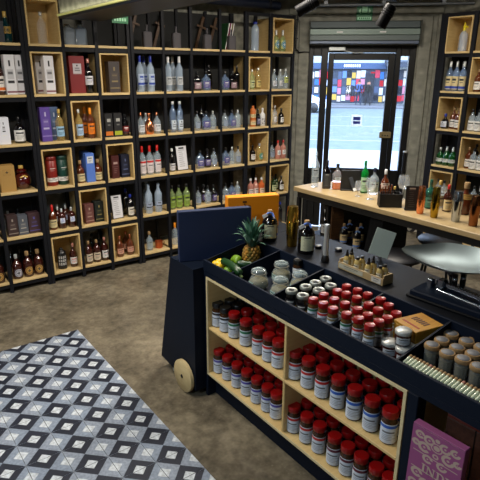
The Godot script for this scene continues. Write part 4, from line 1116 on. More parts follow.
func street_person(label: String, at: Vector3, top: Color, legs: Color) -> void:
	var t := thing("person", label, "person", at, -PI / 4)
	var skin := Color(0.55, 0.38, 0.3)
	# one continuous surface: trunk, head, two legs, two arms from a field of tapered capsules
	var bones := [[Vector3(0, 1.05, 0), Vector3(0, 1.42, 0), 0.15, 0.17], [Vector3(0, 1.42, 0), Vector3(0, 1.62, 0), 0.07, 0.1], [Vector3(-0.01, 1.63, 0), Vector3(0.01, 1.7, 0), 0.1, 0.1],
		[Vector3(-0.09, 1.0, 0), Vector3(-0.13, 0.5, 0.08), 0.1, 0.07], [Vector3(-0.13, 0.5, 0.08), Vector3(-0.15, 0.06, -0.05), 0.07, 0.05],
		[Vector3(0.09, 1.0, 0), Vector3(0.13, 0.5, 0.14), 0.1, 0.07], [Vector3(0.13, 0.5, 0.14), Vector3(0.16, 0.06, 0.2), 0.07, 0.05],
		[Vector3(-0.2, 1.4, 0), Vector3(-0.27, 1.1, 0.02), 0.065, 0.05], [Vector3(-0.27, 1.1, 0.02), Vector3(-0.24, 0.84, 0.12), 0.05, 0.04],
		[Vector3(0.2, 1.4, 0), Vector3(0.27, 1.1, 0.0), 0.065, 0.05], [Vector3(0.27, 1.1, 0.0), Vector3(0.3, 0.85, 0.1), 0.05, 0.04],
		[Vector3(-0.15, 0.05, -0.05), Vector3(-0.16, 0.04, 0.12), 0.045, 0.04], [Vector3(0.16, 0.05, 0.2), Vector3(0.17, 0.04, 0.36), 0.045, 0.04]]
	var cs := 0.05
	var lo := Vector3(-0.45, -0.05, -0.3)
	var dims := Vector3i(19, 38, 16)
	var field := {}
	var f := func(p: Vector3) -> float:
		var acc := 10.0
		for b in bones:
			var ab: Vector3 = b[1] - b[0]
			var h := clampf((p - b[0]).dot(ab) / ab.length_squared(), 0.0, 1.0)
			var d: float = (p - (b[0] + ab * h)).length() - lerpf(b[2], b[3], h)
			var k := 0.05
			var m := maxf(k - absf(acc - d), 0.0) / k
			acc = minf(acc, d) - m * m * k * 0.25
		return acc
	for x in dims.x + 1:
		for y in dims.y + 1:
			for z in dims.z + 1:
				field[Vector3i(x, y, z)] = f.call(lo + Vector3(x, y, z) * cs)
	var vert := {}
	var corners := [Vector3i(0, 0, 0), Vector3i(1, 0, 0), Vector3i(0, 1, 0), Vector3i(1, 1, 0), Vector3i(0, 0, 1), Vector3i(1, 0, 1), Vector3i(0, 1, 1), Vector3i(1, 1, 1)]
	var edges := [[0, 1], [2, 3], [4, 5], [6, 7], [0, 2], [1, 3], [4, 6], [5, 7], [0, 4], [1, 5], [2, 6], [3, 7]]
	for x in dims.x:
		for y in dims.y:
			for z in dims.z:
				var o := Vector3i(x, y, z)
				var sum := Vector3.ZERO
				var cnt := 0
				for e in edges:
					var a: float = field[o + corners[e[0]]]
					var b: float = field[o + corners[e[1]]]
					if (a < 0.0) != (b < 0.0):
						sum += (Vector3(corners[e[0]]).lerp(Vector3(corners[e[1]]), a / (a - b)))
						cnt += 1
				if cnt:
					vert[o] = lo + (Vector3(o) + sum / cnt) * cs
	var stl := st_new()
	stl.set_smooth_group(1)
	var axes := [Vector3i(1, 0, 0), Vector3i(0, 1, 0), Vector3i(0, 0, 1)]
	for x in range(1, dims.x):
		for y in range(1, dims.y):
			for z in range(1, dims.z):
				var o := Vector3i(x, y, z)
				for ax in 3:
					var a: float = field[o]
					var b: float = field[o + axes[ax]]
					if (a < 0.0) == (b < 0.0):
						continue
					var u: Vector3i = axes[(ax + 1) % 3]
					var v: Vector3i = axes[(ax + 2) % 3]
					var q := [o - u - v, o - v, o, o - u]
					if not (vert.has(q[0]) and vert.has(q[1]) and vert.has(q[2]) and vert.has(q[3])):
						continue
					var inside := lo + Vector3(o if a < 0.0 else o + axes[ax]) * cs
					for tr in [[0, 1, 2], [0, 2, 3]]:
						var mid: Vector3 = (vert[q[tr[0]]] + vert[q[tr[1]]] + vert[q[tr[2]]]) / 3.0
						stl.set_color((top if mid.y > 0.95 and mid.y < 1.5 else legs if mid.y <= 0.95 else skin if mid.y < 1.66 else Color(0.07, 0.05, 0.04)).srgb_to_linear())
						tri(stl, vert[q[tr[0]]], vert[q[tr[1]]], vert[q[tr[2]]], inside)
	var m := mat(Color.WHITE, 0.8)
	m.vertex_color_use_as_albedo = true
	part(t, "figure", done(stl), m)

# ---------- black cart with the spice shelves ----------
const FX := 0.90      # front plane of the cart
const RIM := 0.888
const TFLOOR := 0.825
const TABLE := 0.945
func counter() -> void:
	var t := thing("display_cart", "long black wheeled display cart with plywood spice shelves and divided tray top", "cart", Vector3(FX, 0, 2.31))
	var b := func(called: String, x0: float, x1: float, y0: float, y1: float, z0: float, z1: float, m: Material, bev := 0.003) -> MeshInstance3D:
		return part(t, called, box(Vector3(x1 - x0, y1 - y0, z1 - z0), bev), m, Vector3((x0 + x1) * 0.5 - FX, (y0 + y1) * 0.5, (z0 + z1) * 0.5 - 2.31))
	var bw: Material = M.black_wood
	# tapered end block standing on wooden wheels
	var blk := part(t, "end_block", prism(PackedVector2Array([Vector2(1.85, 0.085), Vector2(2.285, 0.045), Vector2(2.285, 0.838), Vector2(2.025, 0.838)]), 0.45), bw)
	blk.rotation.y = -PI / 2
	# polygon x -> world z, thickness -> world -x
	blk.position = Vector3(1.28 - FX, 0, -2.31)
	var wz := 2.172 - 2.31
	for wx in [0.80, 1.30]:
		var wh := part(t, "wheel", lathe([Vector2(0, 0), Vector2(0.098, 0), Vector2(0.104, 0.004), Vector2(0.104, 0.024), Vector2(0.098, 0.028), Vector2(0, 0.028)], 32), M.wheel, Vector3(wx - FX, 0.104, wz), Vector3(0, 0, -PI / 2))
		part(wh, "axle", cyl(0.012, 0.034, 12), M.steel, Vector3(0, -0.004, 0))
	part(t, "castor", ball(0.03), M.silver, Vector3(0.88 - FX, 0.032, 1.97 - 2.31))
	b.call("end_panel", FX, 1.27, 0.0, 0.88, 2.286, 2.312, bw)
	b.call("kick_board", 0.955, 0.975, 0.0, 0.155, 2.312, 5.2, bw)
	b.call("back_panel", 1.26, 1.275, 0.05, 0.80, 2.312, 5.2, M.black)
	# plywood carcass
	var wd: Material = M.wood_box
	b.call("bottom_board", FX, 1.26, 0.156, 0.172, 2.312, 3.67, wd)
	b.call("shelf_board", FX, 1.26, 0.461, 0.477, 2.328, 3.654, wd)
	b.call("top_board", FX, 1.26, 0.776, 0.790, 2.312, 3.67, wd)
	b.call("side_board", FX, 1.26, 0.172, 0.776, 2.312, 2.327, wd)
	b.call("side_board", FX, 1.26, 0.172, 0.776, 3.655, 3.67, wd)
	b.call("divider_board", FX + 0.002, 1.26, 0.172, 0.776, 2.984, 3.001, wd)
	b.call("inner_back", 1.25, 1.26, 0.172, 0.776, 2.327, 3.655, wd)
	# bay with the bag
	b.call("stile", FX - 0.002, 0.955, 0.0, 0.79, 3.672, 3.718, bw)
	# pale solid edging round the plywood front
	for e in [[0.156, 0.170, 2.312, 3.67], [0.776, 0.790, 2.312, 3.67], [0.170, 0.776, 2.312, 2.3265], [0.170, 0.776, 3.6555, 3.67]]:
		b.call("edging", FX - 0.004, FX - 0.0005, e[0], e[1], e[2], e[3], M.edging, 0.0008)
	b.call("bay_side", 0.956, 1.25, 0.3, 0.79, 3.672, 3.69, wd)
	b.call("bay_back", 1.25, 1.26, 0.3, 0.79, 3.69, 4.6, wd)
	b.call("bay_floor", 0.835, 1.25, 0.385, 0.4, 3.72, 4.6, wd)
	b.call("bay_top", FX + 0.012, 1.25, 0.792, 0.81, 3.72, 5.2, bw)
	b.call("bay_side", 0.905, 1.25, 0.0, 0.78, 4.6, 4.62, bw)
	# fascia and the tray: level floor, divider tops that rise to the back
	b.call("fascia", FX - 0.003, FX + 0.01, 0.791, 0.822, 2.29, 5.2, bw)
	b.call("tray_floor", FX + 0.012, 1.24, TFLOOR - 0.014, TFLOOR, 2.29, 5.2, bw)
	b.call("tray_front", FX - 0.006, FX + 0.006, 0.8235, RIM, 2.29, 5.2, bw, 0.002)
	b.call("tray_back", 1.236, 1.25, TFLOOR, TABLE + 0.004, 2.29, 5.2, bw, 0.002)
	for z in [2.30, 2.545, 2.89, 3.264, 3.603, 4.35]:
		var dv := prism(PackedVector2Array([Vector2(FX + 0.006, TFLOOR), Vector2(1.236, TFLOOR), Vector2(1.236, TABLE), Vector2(FX + 0.006, RIM)]), 0.008)
		part(t, "tray_divider", dv, bw, Vector3(-FX, 0, z - 2.31))
	# table top behind the tray
	b.call("table_top", 1.251, 1.62, TABLE - 0.03, TABLE, 2.29, 5.2, mat(Color(0.085, 0.092, 0.11), 0.5, 0.0, 0.22), 0.003)
	b.call("table_top", 1.285, 1.62, TABLE - 0.03, TABLE, 1.95, 2.288, mat(Color(0.085, 0.092, 0.11), 0.5, 0.0, 0.22), 0.003)
	b.call("rear_panel", 1.59, 1.61, 0.0, TABLE - 0.03, 1.97, 5.1, M.black)
	# blue presentation box and orange gift box
	var dir := Vector3(0.938, 0, 0.347).normalized()
	var turn := atan2(-dir.z, dir.x)
	t = thing("presentation_box", "large flat navy blue presentation box standing upright on the cart end", "box", Vector3(0.838, 0.8385, 2.118), turn)
	part(t, "case", box(Vector3(0.43, 0.298, 0.045), 0.004), M.fabric_blue, Vector3(0.215, 0.149, -0.012))
	part(t, "lid", box(Vector3(0.434, 0.302, 0.012), 0.003), M.fabric_blue, Vector3(0.215, 0.151, 0.018))
	t = thing("orange_gift_box", "bright orange gift box with dark print behind the navy box", "box", Vector3(1.30, TABLE, 2.085), turn)
	part(t, "carton", box(Vector3(0.34, 0.205, 0.07), 0.003), M.orange_box, Vector3(0.095, 0.1025, -0.04))
	var ink := mat(Color(0.33, 0.17, 0.04), 0.6)
	part(t, "crest", box(Vector3(0.026, 0.012, 0.001)), ink, Vector3(0.035, 0.172, -0.0045))
	part(t, "crest", box(Vector3(0.008, 0.008, 0.001)), ink, Vector3(0.035, 0.157, -0.0045))
	for q in 8:
		part(t, "letter", box(Vector3(0.0055, 0.013 - (q % 3) * 0.002, 0.001)), ink, Vector3(0.012 + q * 0.0083, 0.142, -0.0045))
	part(t, "rule", box(Vector3(0.03, 0.0025, 0.001)), ink, Vector3(0.035, 0.114, -0.0045))

# spice jar: body, contents, label, lid
func spice_jar(label: String, group: String, at: Vector3, h: float, r: float, lid: Material, accent: Color, face: float, called := "spice_jar", spice: Material = null) -> void:
	var t := thing(called, label, "jar", at, face + rng.randf_range(-0.16, 0.16), group)
	var lh := h * 0.2
	part(t, "body", lathe([Vector2(0, 0), Vector2(r * 0.9, 0), Vector2(r, 0.004), Vector2(r, h * 0.68), Vector2(r * 0.84, h * 0.77), Vector2(r * 0.84, h - lh)], 18), spice if spice else M.spice_glass)
	part(t, "paper_label", patch(r + 0.0008, h * 0.05, h * 0.64, 1.4), print_mat(Color(0.78, 0.82, 0.88), INK, accent, 1))
	part(t, "lid", lathe([Vector2(r * 0.95, h - lh), Vector2(r * 0.98, h - lh + 0.001), Vector2(r * 0.98, h - 0.004), Vector2(r * 0.9, h), Vector2(r * 0.8, h - 0.001), Vector2(0, h - 0.001)], 20), lid)
func z_at(px: float, py: float, x: float, y: float) -> float:
	var lo := 1.5
	var hi := 4.55
	for i in 30:
		var m := (lo + hi) * 0.5
		if px_of(Vector3(x, y, m)) < px:
			lo = m
		else:
			hi = m
	return (lo + hi) * 0.5
func gondola_jars() -> void:
	var green := Color(0.12, 0.42, 0.3)
	var blue := Color(0.15, 0.35, 0.72)
	var violet := Color(0.3, 0.28, 0.62)
	var maroon := Color(0.35, 0.12, 0.2)
	var rowsd := [
		[0.4775, [[217.6, 328.0], [226.0, 333.0], [235.0, 339.0], [246.3, 347.0], [258.6, 355.6], [269.2, 362.6], [279.2, 369.0]], "upper shelf by cart end", [INK, INK, green, green, RED, RED, RED], 2],
		[0.4775, [[297.0, 380.0], [310.6, 388.4], [325.0, 397.8], [341.0, 408.0], [357.0, 419.0], [373.8, 430.6], [390.5, 443.0]], "upper shelf by bag", [RED, RED, RED, blue, blue, blue, blue], 0],
		[0.1725, [[218.2, 374.6], [226.0, 382.0], [235.4, 389.7], [245.4, 397.3], [256.2, 405.0], [267.0, 413.3], [277.4, 419.8]], "lower shelf by cart end", [violet], 0],
		[0.1725, [[294.7, 433.7], [307.0, 444.0], [320.6, 453.4], [335.3, 465.3], [348.5, 475.5], [361.5, 486.0], [376.0, 498.0], [389.0, 508.5]], "lower shelf by bag", [RED, RED, RED, maroon, maroon, maroon, maroon, maroon], 0]]
	var word := {INK: "black", Color(0.12, 0.42, 0.3): "green", RED: "red", Color(0.15, 0.35, 0.72): "blue", Color(0.3, 0.28, 0.62): "violet", Color(0.35, 0.12, 0.2): "maroon"}
	for rd in rowsd:
		var pxs: Array = rd[1]
		for k in pxs.size():
			var ac: Color = rd[3][k % rd[3].size()]
			var lid: Material = M.black_cap if k < rd[4] else M.lid_red
			var lw := "black" if k < rd[4] else "red"
			var c := stand(pxs[k][0], pxs[k][1], rd[0], 0.0335)
			var z := c.z
			var nth: String = ["first", "second", "third", "fourth", "fifth", "sixth", "seventh", "eighth"][k]
			spice_jar("%s-lidded spice jar with %s band, front row, %s on %s" % [lw, word[ac], nth, rd[2]], "%s banded jars in front, %s" % [word[ac], rd[2]], Vector3(0.957, rd[0], z), 0.150, 0.0335, lid, ac, -PI / 2 + 0.55)
			for back in 2:
				var bz := z + 0.012 * (back + 1)
				if bz < 3.615:
					spice_jar("%s-lidded spice jar with %s band, %s, %s on %s" % [lw, word[ac], ["second row", "third row"][back], nth, rd[2]], "%s banded jars, %s, %s" % [word[ac], ["second row", "third row"][back], rd[2]], Vector3(1.035 + back * 0.078, rd[0], bz), 0.150, 0.0335, lid, ac, -PI / 2 + 0.55)

# a thing in the tray whose lid centre shows at the pixel
func lid_at(px: float, py: float, base: float, h: float) -> Vector3:
	var p := at_y(px, py, base + h)
	p.y = base
	return p
func tray_goods() -> void:
	var y := TFLOOR + 0.0005
	# red-lidded jars
	var first := [[313.6, 298.0], [324.0, 293.5], [337.7, 289.6], [346.9, 285.0], [323.6, 302.3], [334.5, 298.0], [346.5, 292.4], [357.8, 288.9], [333.3, 307.4], [345.4, 302.3], [357.0, 296.7], [368.0, 293.2]]
	var second := [[346.9, 312.5], [358.0, 307.8], [369.0, 303.0], [380.9, 298.0], [358.9, 317.2], [368.0, 313.3], [378.5, 308.2], [388.9, 303.9], [370.2, 324.3], [379.0, 319.9], [387.7, 316.5], [396.5, 311.9]]
	for set_n in 2:
		for i in 4:
			for j in 3:
				var q: Array = [first, second][set_n][j * 4 + i]
				var p := lid_at(q[0], q[1], y, 0.115)
				spice_jar("small red-lidded tray jar, %s from front rim, %s row %s" % [["first", "second", "third", "fourth"][i], ["first", "second", "third"][j], ["after the silver lids", "towards the wooden cigar box"][set_n]], "small red jars " + ["beside silver lids", "beside cigar box"][set_n], p, 0.115, 0.0232, M.lid_red, [Color(0.12, 0.42, 0.3), RED, Color(0.5, 0.45, 0.3)][(i + j) % 3], -PI / 2 + 0.6, "spice_jar", M.seed_glass)
	# silver lids
	var sl := [[291.6, 289.4], [303.0, 294.5], [306.0, 285.7], [315.7, 281.6], [319.0, 289.0], [326.0, 277.5], [331.0, 284.5]]
	for k in sl.size():
		var p := lid_at(sl[k][0], sl[k][1], y, 0.1)
		p.x = clampf(p.x, 0.94, 1.2)
		var t := thing("condiment_jar", "dark jar with silver lid and yellow label" if k < 2 else "dark glass jar with plain silver lid in the cart tray", "jar", p, -PI / 2 + 0.6, "yellow labelled jars" if k < 2 else "silver lidded jars")
		part(t, "body", lathe([Vector2(0, 0), Vector2(0.026, 0), Vector2(0.0285, 0.004), Vector2(0.0285, 0.074), Vector2(0.025, 0.082), Vector2(0.025, 0.088)], 18), M.dark_glass)
		part(t, "lid", lathe([Vector2(0.028, 0.084), Vector2(0.029, 0.086), Vector2(0.029, 0.097), Vector2(0.026, 0.1), Vector2(0.019, 0.0985), Vector2(0.018, 0.0975), Vector2(0, 0.0975)], 20), M.lid_silver)
		part(t, "lid_print", cyl(0.013, 0.0012, 14, 0.0002), M.steel, Vector3(0, 0.0976, 0))
		part(t, "paper_label", patch(0.0293, 0.02, 0.058, 1.2), print_mat(Color(0.10, 0.10, 0.11), W, Color(0.86, 0.68, 0.12), 2) if k < 2 else print_mat(Color(0.2, 0.2, 0.22), W, W, 0))
	# clamp jars of herbs
	var cj := [[259.0, 267.5, "nearest the fruit"], [281.8, 260.5, "beside the pineapple"], [286.5, 278.8, "beside the yellow labelled jars"], [306.0, 273.0, "behind the silver lids"]]
	for k in cj.size():
		var p := lid_at(cj[k][0], cj[k][1], y, 0.118)
		p.x = clampf(p.x, 0.96, 1.185)
		p.z = clampf(p.z, 2.61, 2.84)
		clamp_jar("round clip-top glass jar of dried herbs " + cj[k][2], p)
	spice_jar("spice jar with brown-black lid and white label beside clip-top jars", "", lid_at(298, 259.5, y, 0.12), 0.12, 0.026, M.black_cap, W, -PI / 2 + 0.6)
	# small jars with white lids, two stacked
	var wj := [[390.0, 340.5, 0.0], [404.0, 347.0, 0.0], [415.4, 341.5, 0.0], [403.8, 329.5, 0.062]]
	for k in 4:
		var p := lid_at(wj[k][0], wj[k][1], y + wj[k][2], 0.06)
		p.x = clampf(p.x, 0.945, 1.05)
		p.z = minf(p.z, 3.565)
		var t := thing("honey_jar", "small dark jar with white lid " + ("stacked on the other white-lidded jars" if k == 3 else "at the front of the tray"), "jar", p, -PI / 2 + 0.7, "" if k == 3 else "white lidded jars in the tray")
		part(t, "body", lathe([Vector2(0, 0), Vector2(0.029, 0), Vector2(0.032, 0.004), Vector2(0.032, 0.04), Vector2(0.03, 0.046)], 18), M.bourbon)
		part(t, "lid", lathe([Vector2(0.0315, 0.044), Vector2(0.0325, 0.046), Vector2(0.0325, 0.057), Vector2(0.03, 0.06), Vector2(0, 0.0602)], 20), M.silver_white)
		part(t, "paper_label", patch(0.0327, 0.008, 0.036, 0.9), print_mat(Color(0.72, 0.74, 0.76), INK, BLUE, 0))
	# cigar box
	for q in 2:
		var cg := thing("cigar_box", ["yellow wooden cigar box under the lettered one in the tray", "yellow wooden cigar box with dark red lettering in the tray"][q], "box", Vector3(1.14, y + q * 0.056, 3.528), -0.2)
		part(cg, "case", box(Vector3(0.145, 0.042, 0.125), 0.002), M.cigar, Vector3(0, 0.021, 0))
		var lidp := part(cg, "lid", box(Vector3(0.148, 0.012, 0.128), 0.002), M.cigar, Vector3(0, 0.0495, 0))
		if q == 1:
			for k in 6:
				part(lidp, "letter", box(Vector3(0.032, 0.001, 0.008)), mat(Color(0.28, 0.12, 0.05), 0.6), Vector3(0.01, 0.0065, -0.036 + k * 0.0135))
			part(lidp, "stripe", box(Vector3(0.009, 0.001, 0.09)), mat(Color(0.55, 0.16, 0.1), 0.6), Vector3(-0.042, 0.0065, 0))
	# cork-lidded jars of dried botanicals
	var kj := [[451.6, 333.0], [442.0, 339.1], [432.3, 344.0], [466.9, 340.3], [457.4, 346.6], [447.6, 352.0], [475.6, 335.2], [482.0, 346.1], [473.4, 352.7], [463.2, 357.8], [478.5, 365.3]]
	for q in kj:
		var p := lid_at(q[0], q[1], y, 0.09)
		var t := thing("botanical_jar", "short glass jar of dried botanicals with labelled cork lid", "jar", p, -PI / 2 + 0.7, "cork lidded jars in the end compartment")
		part(t, "body", lathe([Vector2(0, 0), Vector2(0.023, 0), Vector2(0.0255, 0.004), Vector2(0.027, 0.075)], 18), M.thin_glass)
		part(t, "botanicals", lathe([Vector2(0, 0.003), Vector2(0.0225, 0.003), Vector2(0.0245, 0.058), Vector2(0, 0.062)], 14), M.seed_mix)
		part(t, "cork_lid", lathe([Vector2(0.028, 0.074), Vector2(0.029, 0.076), Vector2(0.029, 0.086), Vector2(0.027, 0.09), Vector2(0, 0.09)], 20), M.cork)
		part(t, "lid_label", cyl(0.0225, 0.0012, 18, 0.0003), print_mat(Color(0.40, 0.41, 0.43), Color(0.15, 0.15, 0.17), INK, 4), Vector3(0, 0.0902, 0))
	# row of corked sample tubes lying along the front rim on a ledge
	var rack_t := thing("tube_rest", "narrow pale rest under the corked sample tubes", "rest", Vector3(0.955, y, 3.95))
	part(rack_t, "ledge", box(Vector3(0.085, 0.036, 0.62), 0.002), M.black_wood, Vector3(0, 0.018, 0))
	for k in 32:
		var t := thing("sample_tube", "corked glass sample tube lying in a row along the tray front", "tube", Vector3(0.935, y + 0.048, 3.622 + k * 0.0143), 0, "corked sample tubes in a row")
		part(t, "tube", lathe([Vector2(0, 0), Vector2(0.0045, 0.001), Vector2(0.006, 0.004), Vector2(0.006, 0.038)], 10), M.tube_white, Vector3(-0.012, 0, 0), Vector3(0, 0, -PI / 2 + 0.25))
		part(t, "cork", lathe([Vector2(0.0054, 0.036), Vector2(0.0066, 0.04), Vector2(0.0068, 0.05), Vector2(0, 0.052)], 10), M.cork_red if k % 9 == 6 else M.cork, Vector3(-0.012, 0, 0), Vector3(0, 0, -PI / 2 + 0.25))
	fruit(y)

func clamp_jar(label: String, p: Vector3) -> void:
	var t := thing("clip_top_jar", label, "jar", p, -PI / 2 + 0.6)
	part(t, "body", lathe([Vector2(0, 0), Vector2(0.034, 0), Vector2(0.046, 0.01), Vector2(0.051, 0.03), Vector2(0.049, 0.05), Vector2(0.041, 0.068), Vector2(0.034, 0.078), Vector2(0.034, 0.086)], 22), M.jar_glass)
	part(t, "herbs", lathe([Vector2(0, 0.004), Vector2(0.033, 0.004), Vector2(0.044, 0.012), Vector2(0.049, 0.03), Vector2(0.046, 0.05), Vector2(0.034, 0.058), Vector2(0, 0.055)], 18), M.herb)
	part(t, "glass_lid", lathe([Vector2(0.035, 0.09), Vector2(0.037, 0.092), Vector2(0.037, 0.102), Vector2(0.033, 0.109), Vector2(0.018, 0.112), Vector2(0.016, 0.116), Vector2(0, 0.116)], 22), M.frost_lid)
	var ring := []
	for s in 21:
		ring.append(Vector3(sin(TAU * s / 20.0) * 0.0355, 0.088, cos(TAU * s / 20.0) * 0.0355))
	part(t, "seal", tube(ring, 0.0026, 6), M.seal)
	part(t, "wire_clip", tube([Vector3(-0.038, 0.078, 0), Vector3(-0.042, 0.093, 0), Vector3(-0.035, 0.108, 0), Vector3(0, 0.118, 0), Vector3(0.035, 0.108, 0), Vector3(0.042, 0.093, 0), Vector3(0.038, 0.078, 0)], 0.0014, 5), M.silver)
	part(t, "paper_label", patch(0.0515, 0.018, 0.05, 0.45), print_mat(Color(0.62, 0.74, 0.72), INK, W, 0), Vector3.ZERO, Vector3(0, -0.75, 0))

func fruit(y: float) -> void:
	var lemon := mat(Color(0.86, 0.70, 0.06), 0.45)
	var lime := mat(Color(0.42, 0.58, 0.09), 0.45)
	var citrus := lathe([Vector2(0, -0.033), Vector2(0.005, -0.031), Vector2(0.013, -0.024), Vector2(0.022, -0.012), Vector2(0.0245, 0.0), Vector2(0.022, 0.012), Vector2(0.013, 0.024), Vector2(0.005, 0.031), Vector2(0, 0.033)], 16)
	# lemons and limes piled on the tray floor; centres by pixel at their own height
	var fr := [[209.5, 262.0, 0.862, true, 0.4], [217.0, 261.5, 0.868, true, 1.2], [220.5, 266.0, 0.865, true, 2.0], [226.5, 271.0, 0.862, false, 0.2], [233.0, 257.5, 0.866, false, 1.0], [237.5, 260.0, 0.868, false, 2.2]]
	var counts := [0, 0]
	for q in fr:
		var p := at_y(q[0], q[1], q[2])
		p.x = maxf(p.x, 0.945)
		p.z = clampf(p.z, 2.345, 2.51)
		var t := thing("lemon" if q[3] else "lime", ("ripe yellow lemon" if q[3] else "green lime") + " in the fruit compartment of the cart tray", "fruit", p, q[4], "lemons in the tray" if q[3] else "limes in the tray")
		part(t, "flesh", citrus, lemon if q[3] else lime, Vector3.ZERO, Vector3(PI / 2 - 0.2, 0, 0))
		part(t, "stem_end", ball(0.003), mat(Color(0.35, 0.3, 0.12), 0.8), Vector3(0, 0.0065, 0.0325))
	# two courgettes
	var green := speckle(Color(0.06, 0.19, 0.08), Color(0.11, 0.27, 0.11), 77, 14.0)
	green.roughness = 0.35
	for q in [[[222.5, 261.0, 0.895], [230.0, 264.5, 0.9], [237.0, 270.0, 0.893], [240.5, 275.0, 0.875], "curved dark green courgette lying across the fruit"], [[237.0, 263.5, 0.885], [242.0, 264.0, 0.886], [248.0, 265.0, 0.882], [252.5, 265.5, 0.875], "straight green courgette below the pineapple"]]:
		var pts := []
		for k in 4:
			pts.append(at_y(q[k][0], q[k][1], q[k][2]))
		var c := Curve3D.new()
		for k in 4:
			var tan: Vector3 = (pts[mini(k + 1, 3)] - pts[maxi(k - 1, 0)]) / 5.0
			c.add_point(pts[k] - pts[0], -tan, tan)
		c.bake_interval = 0.01
		var bp := c.get_baked_points()
		var st := st_new()
		var path := []
		for b in bp:
			path.append(b)
		# rounded ends: taper by short rings
		var n := path.size()
		var body := []
		for k in n:
			body.append(path[k])
		add_tapered(st, body, 0.021)
		var t := thing("courgette", q[4], "vegetable", pts[0])
		part(t, "flesh", done(st), green)
		part(t, "stem", tube([body[n - 1], body[n - 1] + (body[n - 1] - body[n - 2]).normalized() * 0.018], 0.009, 8, 0.007), mat(Color(0.35, 0.42, 0.22), 0.7))
	# mango and pineapple
	var mp := at_y(262, 257, 0.85)
	mp.x = minf(mp.x, 1.19)
	mp.z = minf(mp.z, 2.468)
	var mg := thing("mango", "round yellow-green mango beside the pineapple", "fruit", mp)
	part(mg, "flesh", ball(0.04, 1.1), mat(Color(0.58, 0.44, 0.08), 0.5))
	part(mg, "stem_end", ball(0.005), mat(Color(0.3, 0.22, 0.1), 0.8), Vector3(0, 0.044, 0))
	var pb := at_y(251.5, 261.0, 0.845)
	pb = Vector3(clampf(pb.x, 0.98, 1.18), TFLOOR + 0.0005, clampf(pb.z, 2.37, 2.48))
	var pn := thing("pineapple", "whole ripe pineapple with a spiky blue-green crown", "fruit", pb)
	var prof := []
	for k in 15:
		var f := k / 14.0
		prof.append(Vector2(0.05 * pow(sin(PI * clampf(0.12 + f * 0.76, 0, 1)), 0.55) * (1.0 if k > 0 and k < 14 else 0.0), f * 0.115))
	part(pn, "body", lathe(prof, 20), mat(Color(0.42, 0.30, 0.10), 0.7))
	var scale_m := [mat(Color(0.66, 0.47, 0.14), 0.6), mat(Color(0.54, 0.40, 0.12), 0.6), mat(Color(0.46, 0.40, 0.14), 0.6)]
	var eye := lathe([Vector2(0.0125, 0.0), Vector2(0.011, 0.005), Vector2(0.004, 0.008), Vector2(0, 0.011)], 6)
	for row in 7:
		var f := (row + 0.6) / 7.6
		var yy := f * 0.115
		var rr := 0.05 * pow(sin(PI * (0.12 + f * 0.76)), 0.55)
		for k in 12:
			var a := TAU * (k + 0.5 * (row % 2)) / 12.0
			var nrm := Vector3(sin(a), (f - 0.5) * 0.7, cos(a)).normalized()
			var up := nrm.cross(Vector3(cos(a), 0, -sin(a))).normalized()
			var bs := Basis(nrm.cross(up), nrm, up)
			part(pn, "eye", eye, scale_m[(k * 5 + row * 3) % 3], Vector3(sin(a) * (rr - 0.003), yy, cos(a) * (rr - 0.003)), bs.orthonormalized().get_euler())
	var leaf_m := [mat(Color(0.22, 0.40, 0.32), 0.45), mat(Color(0.38, 0.53, 0.46), 0.45), mat(Color(0.16, 0.31, 0.24), 0.45)]
	for k in 42:
		var ring := k / 42.0
		var a := k * 2.39996
		var out := lerpf(0.115, 0.02, ring)
		var hgt := lerpf(0.05, 0.165, pow(ring, 0.7))
		var d := Vector3(sin(a), 0, cos(a))
		var s2 := Vector3(cos(a), 0, -sin(a))
		var st := st_new()
		st.set_smooth_group(1)
		var prev_l := Vector3.ZERO
		var prev_r := Vector3.ZERO
		for q in 6:
			var f := q / 5.0
			var c := Vector3(0, 0.107 + ring * 0.02, 0) + d * (0.012 + out * (f * 0.75 + f * f * 0.25)) + Vector3.UP * (hgt * sin(f * 1.45 if ring > 0.3 else f * 1.9))
			var wl := s2 * (0.0135 * (1.0 - pow(f, 1.8)) + 0.0002)
			var l := c - wl
			var r := c + wl
			if q > 0:
				var away := c - d * 0.1 - Vector3.UP * 0.05
				quad(st, prev_l, prev_r, r, l, away)
			prev_l = l
			prev_r = r
		var lf := leaf_m[k % 3] as StandardMaterial3D
		part(pn, "leaf", done(st), lf)
func add_tapered(st: SurfaceTool, pts: Array, r: float) -> void:
	var n := pts.size()
	st.set_smooth_group(1)
	var prev := []
	for i in n:
		var t: Vector3 = (pts[mini(i + 1, n - 1)] - pts[maxi(i - 1, 0)]).normalized()
		var u := t.cross(Vector3.UP).normalized()
		var w := u.cross(t)
		var f := float(i) / (n - 1)
		var e := minf(f, 1.0 - f) * (n - 1) * 0.01 / r
		var rr := r * sqrt(clampf(1.0 - pow(1.0 - clampf(e, 0.02, 1.0), 2.0), 0.0, 1.0))
		var ring := []
		for s in 14:
			ring.append(pts[i] + (u * cos(TAU * s / 14.0) + w * sin(TAU * s / 14.0)) * rr)
		if i > 0:
			for s in 14:
				quad(st, prev[s], prev[(s + 1) % 14], ring[(s + 1) % 14], ring[s], (pts[i] + pts[i - 1]) * 0.5)
		prev = ring

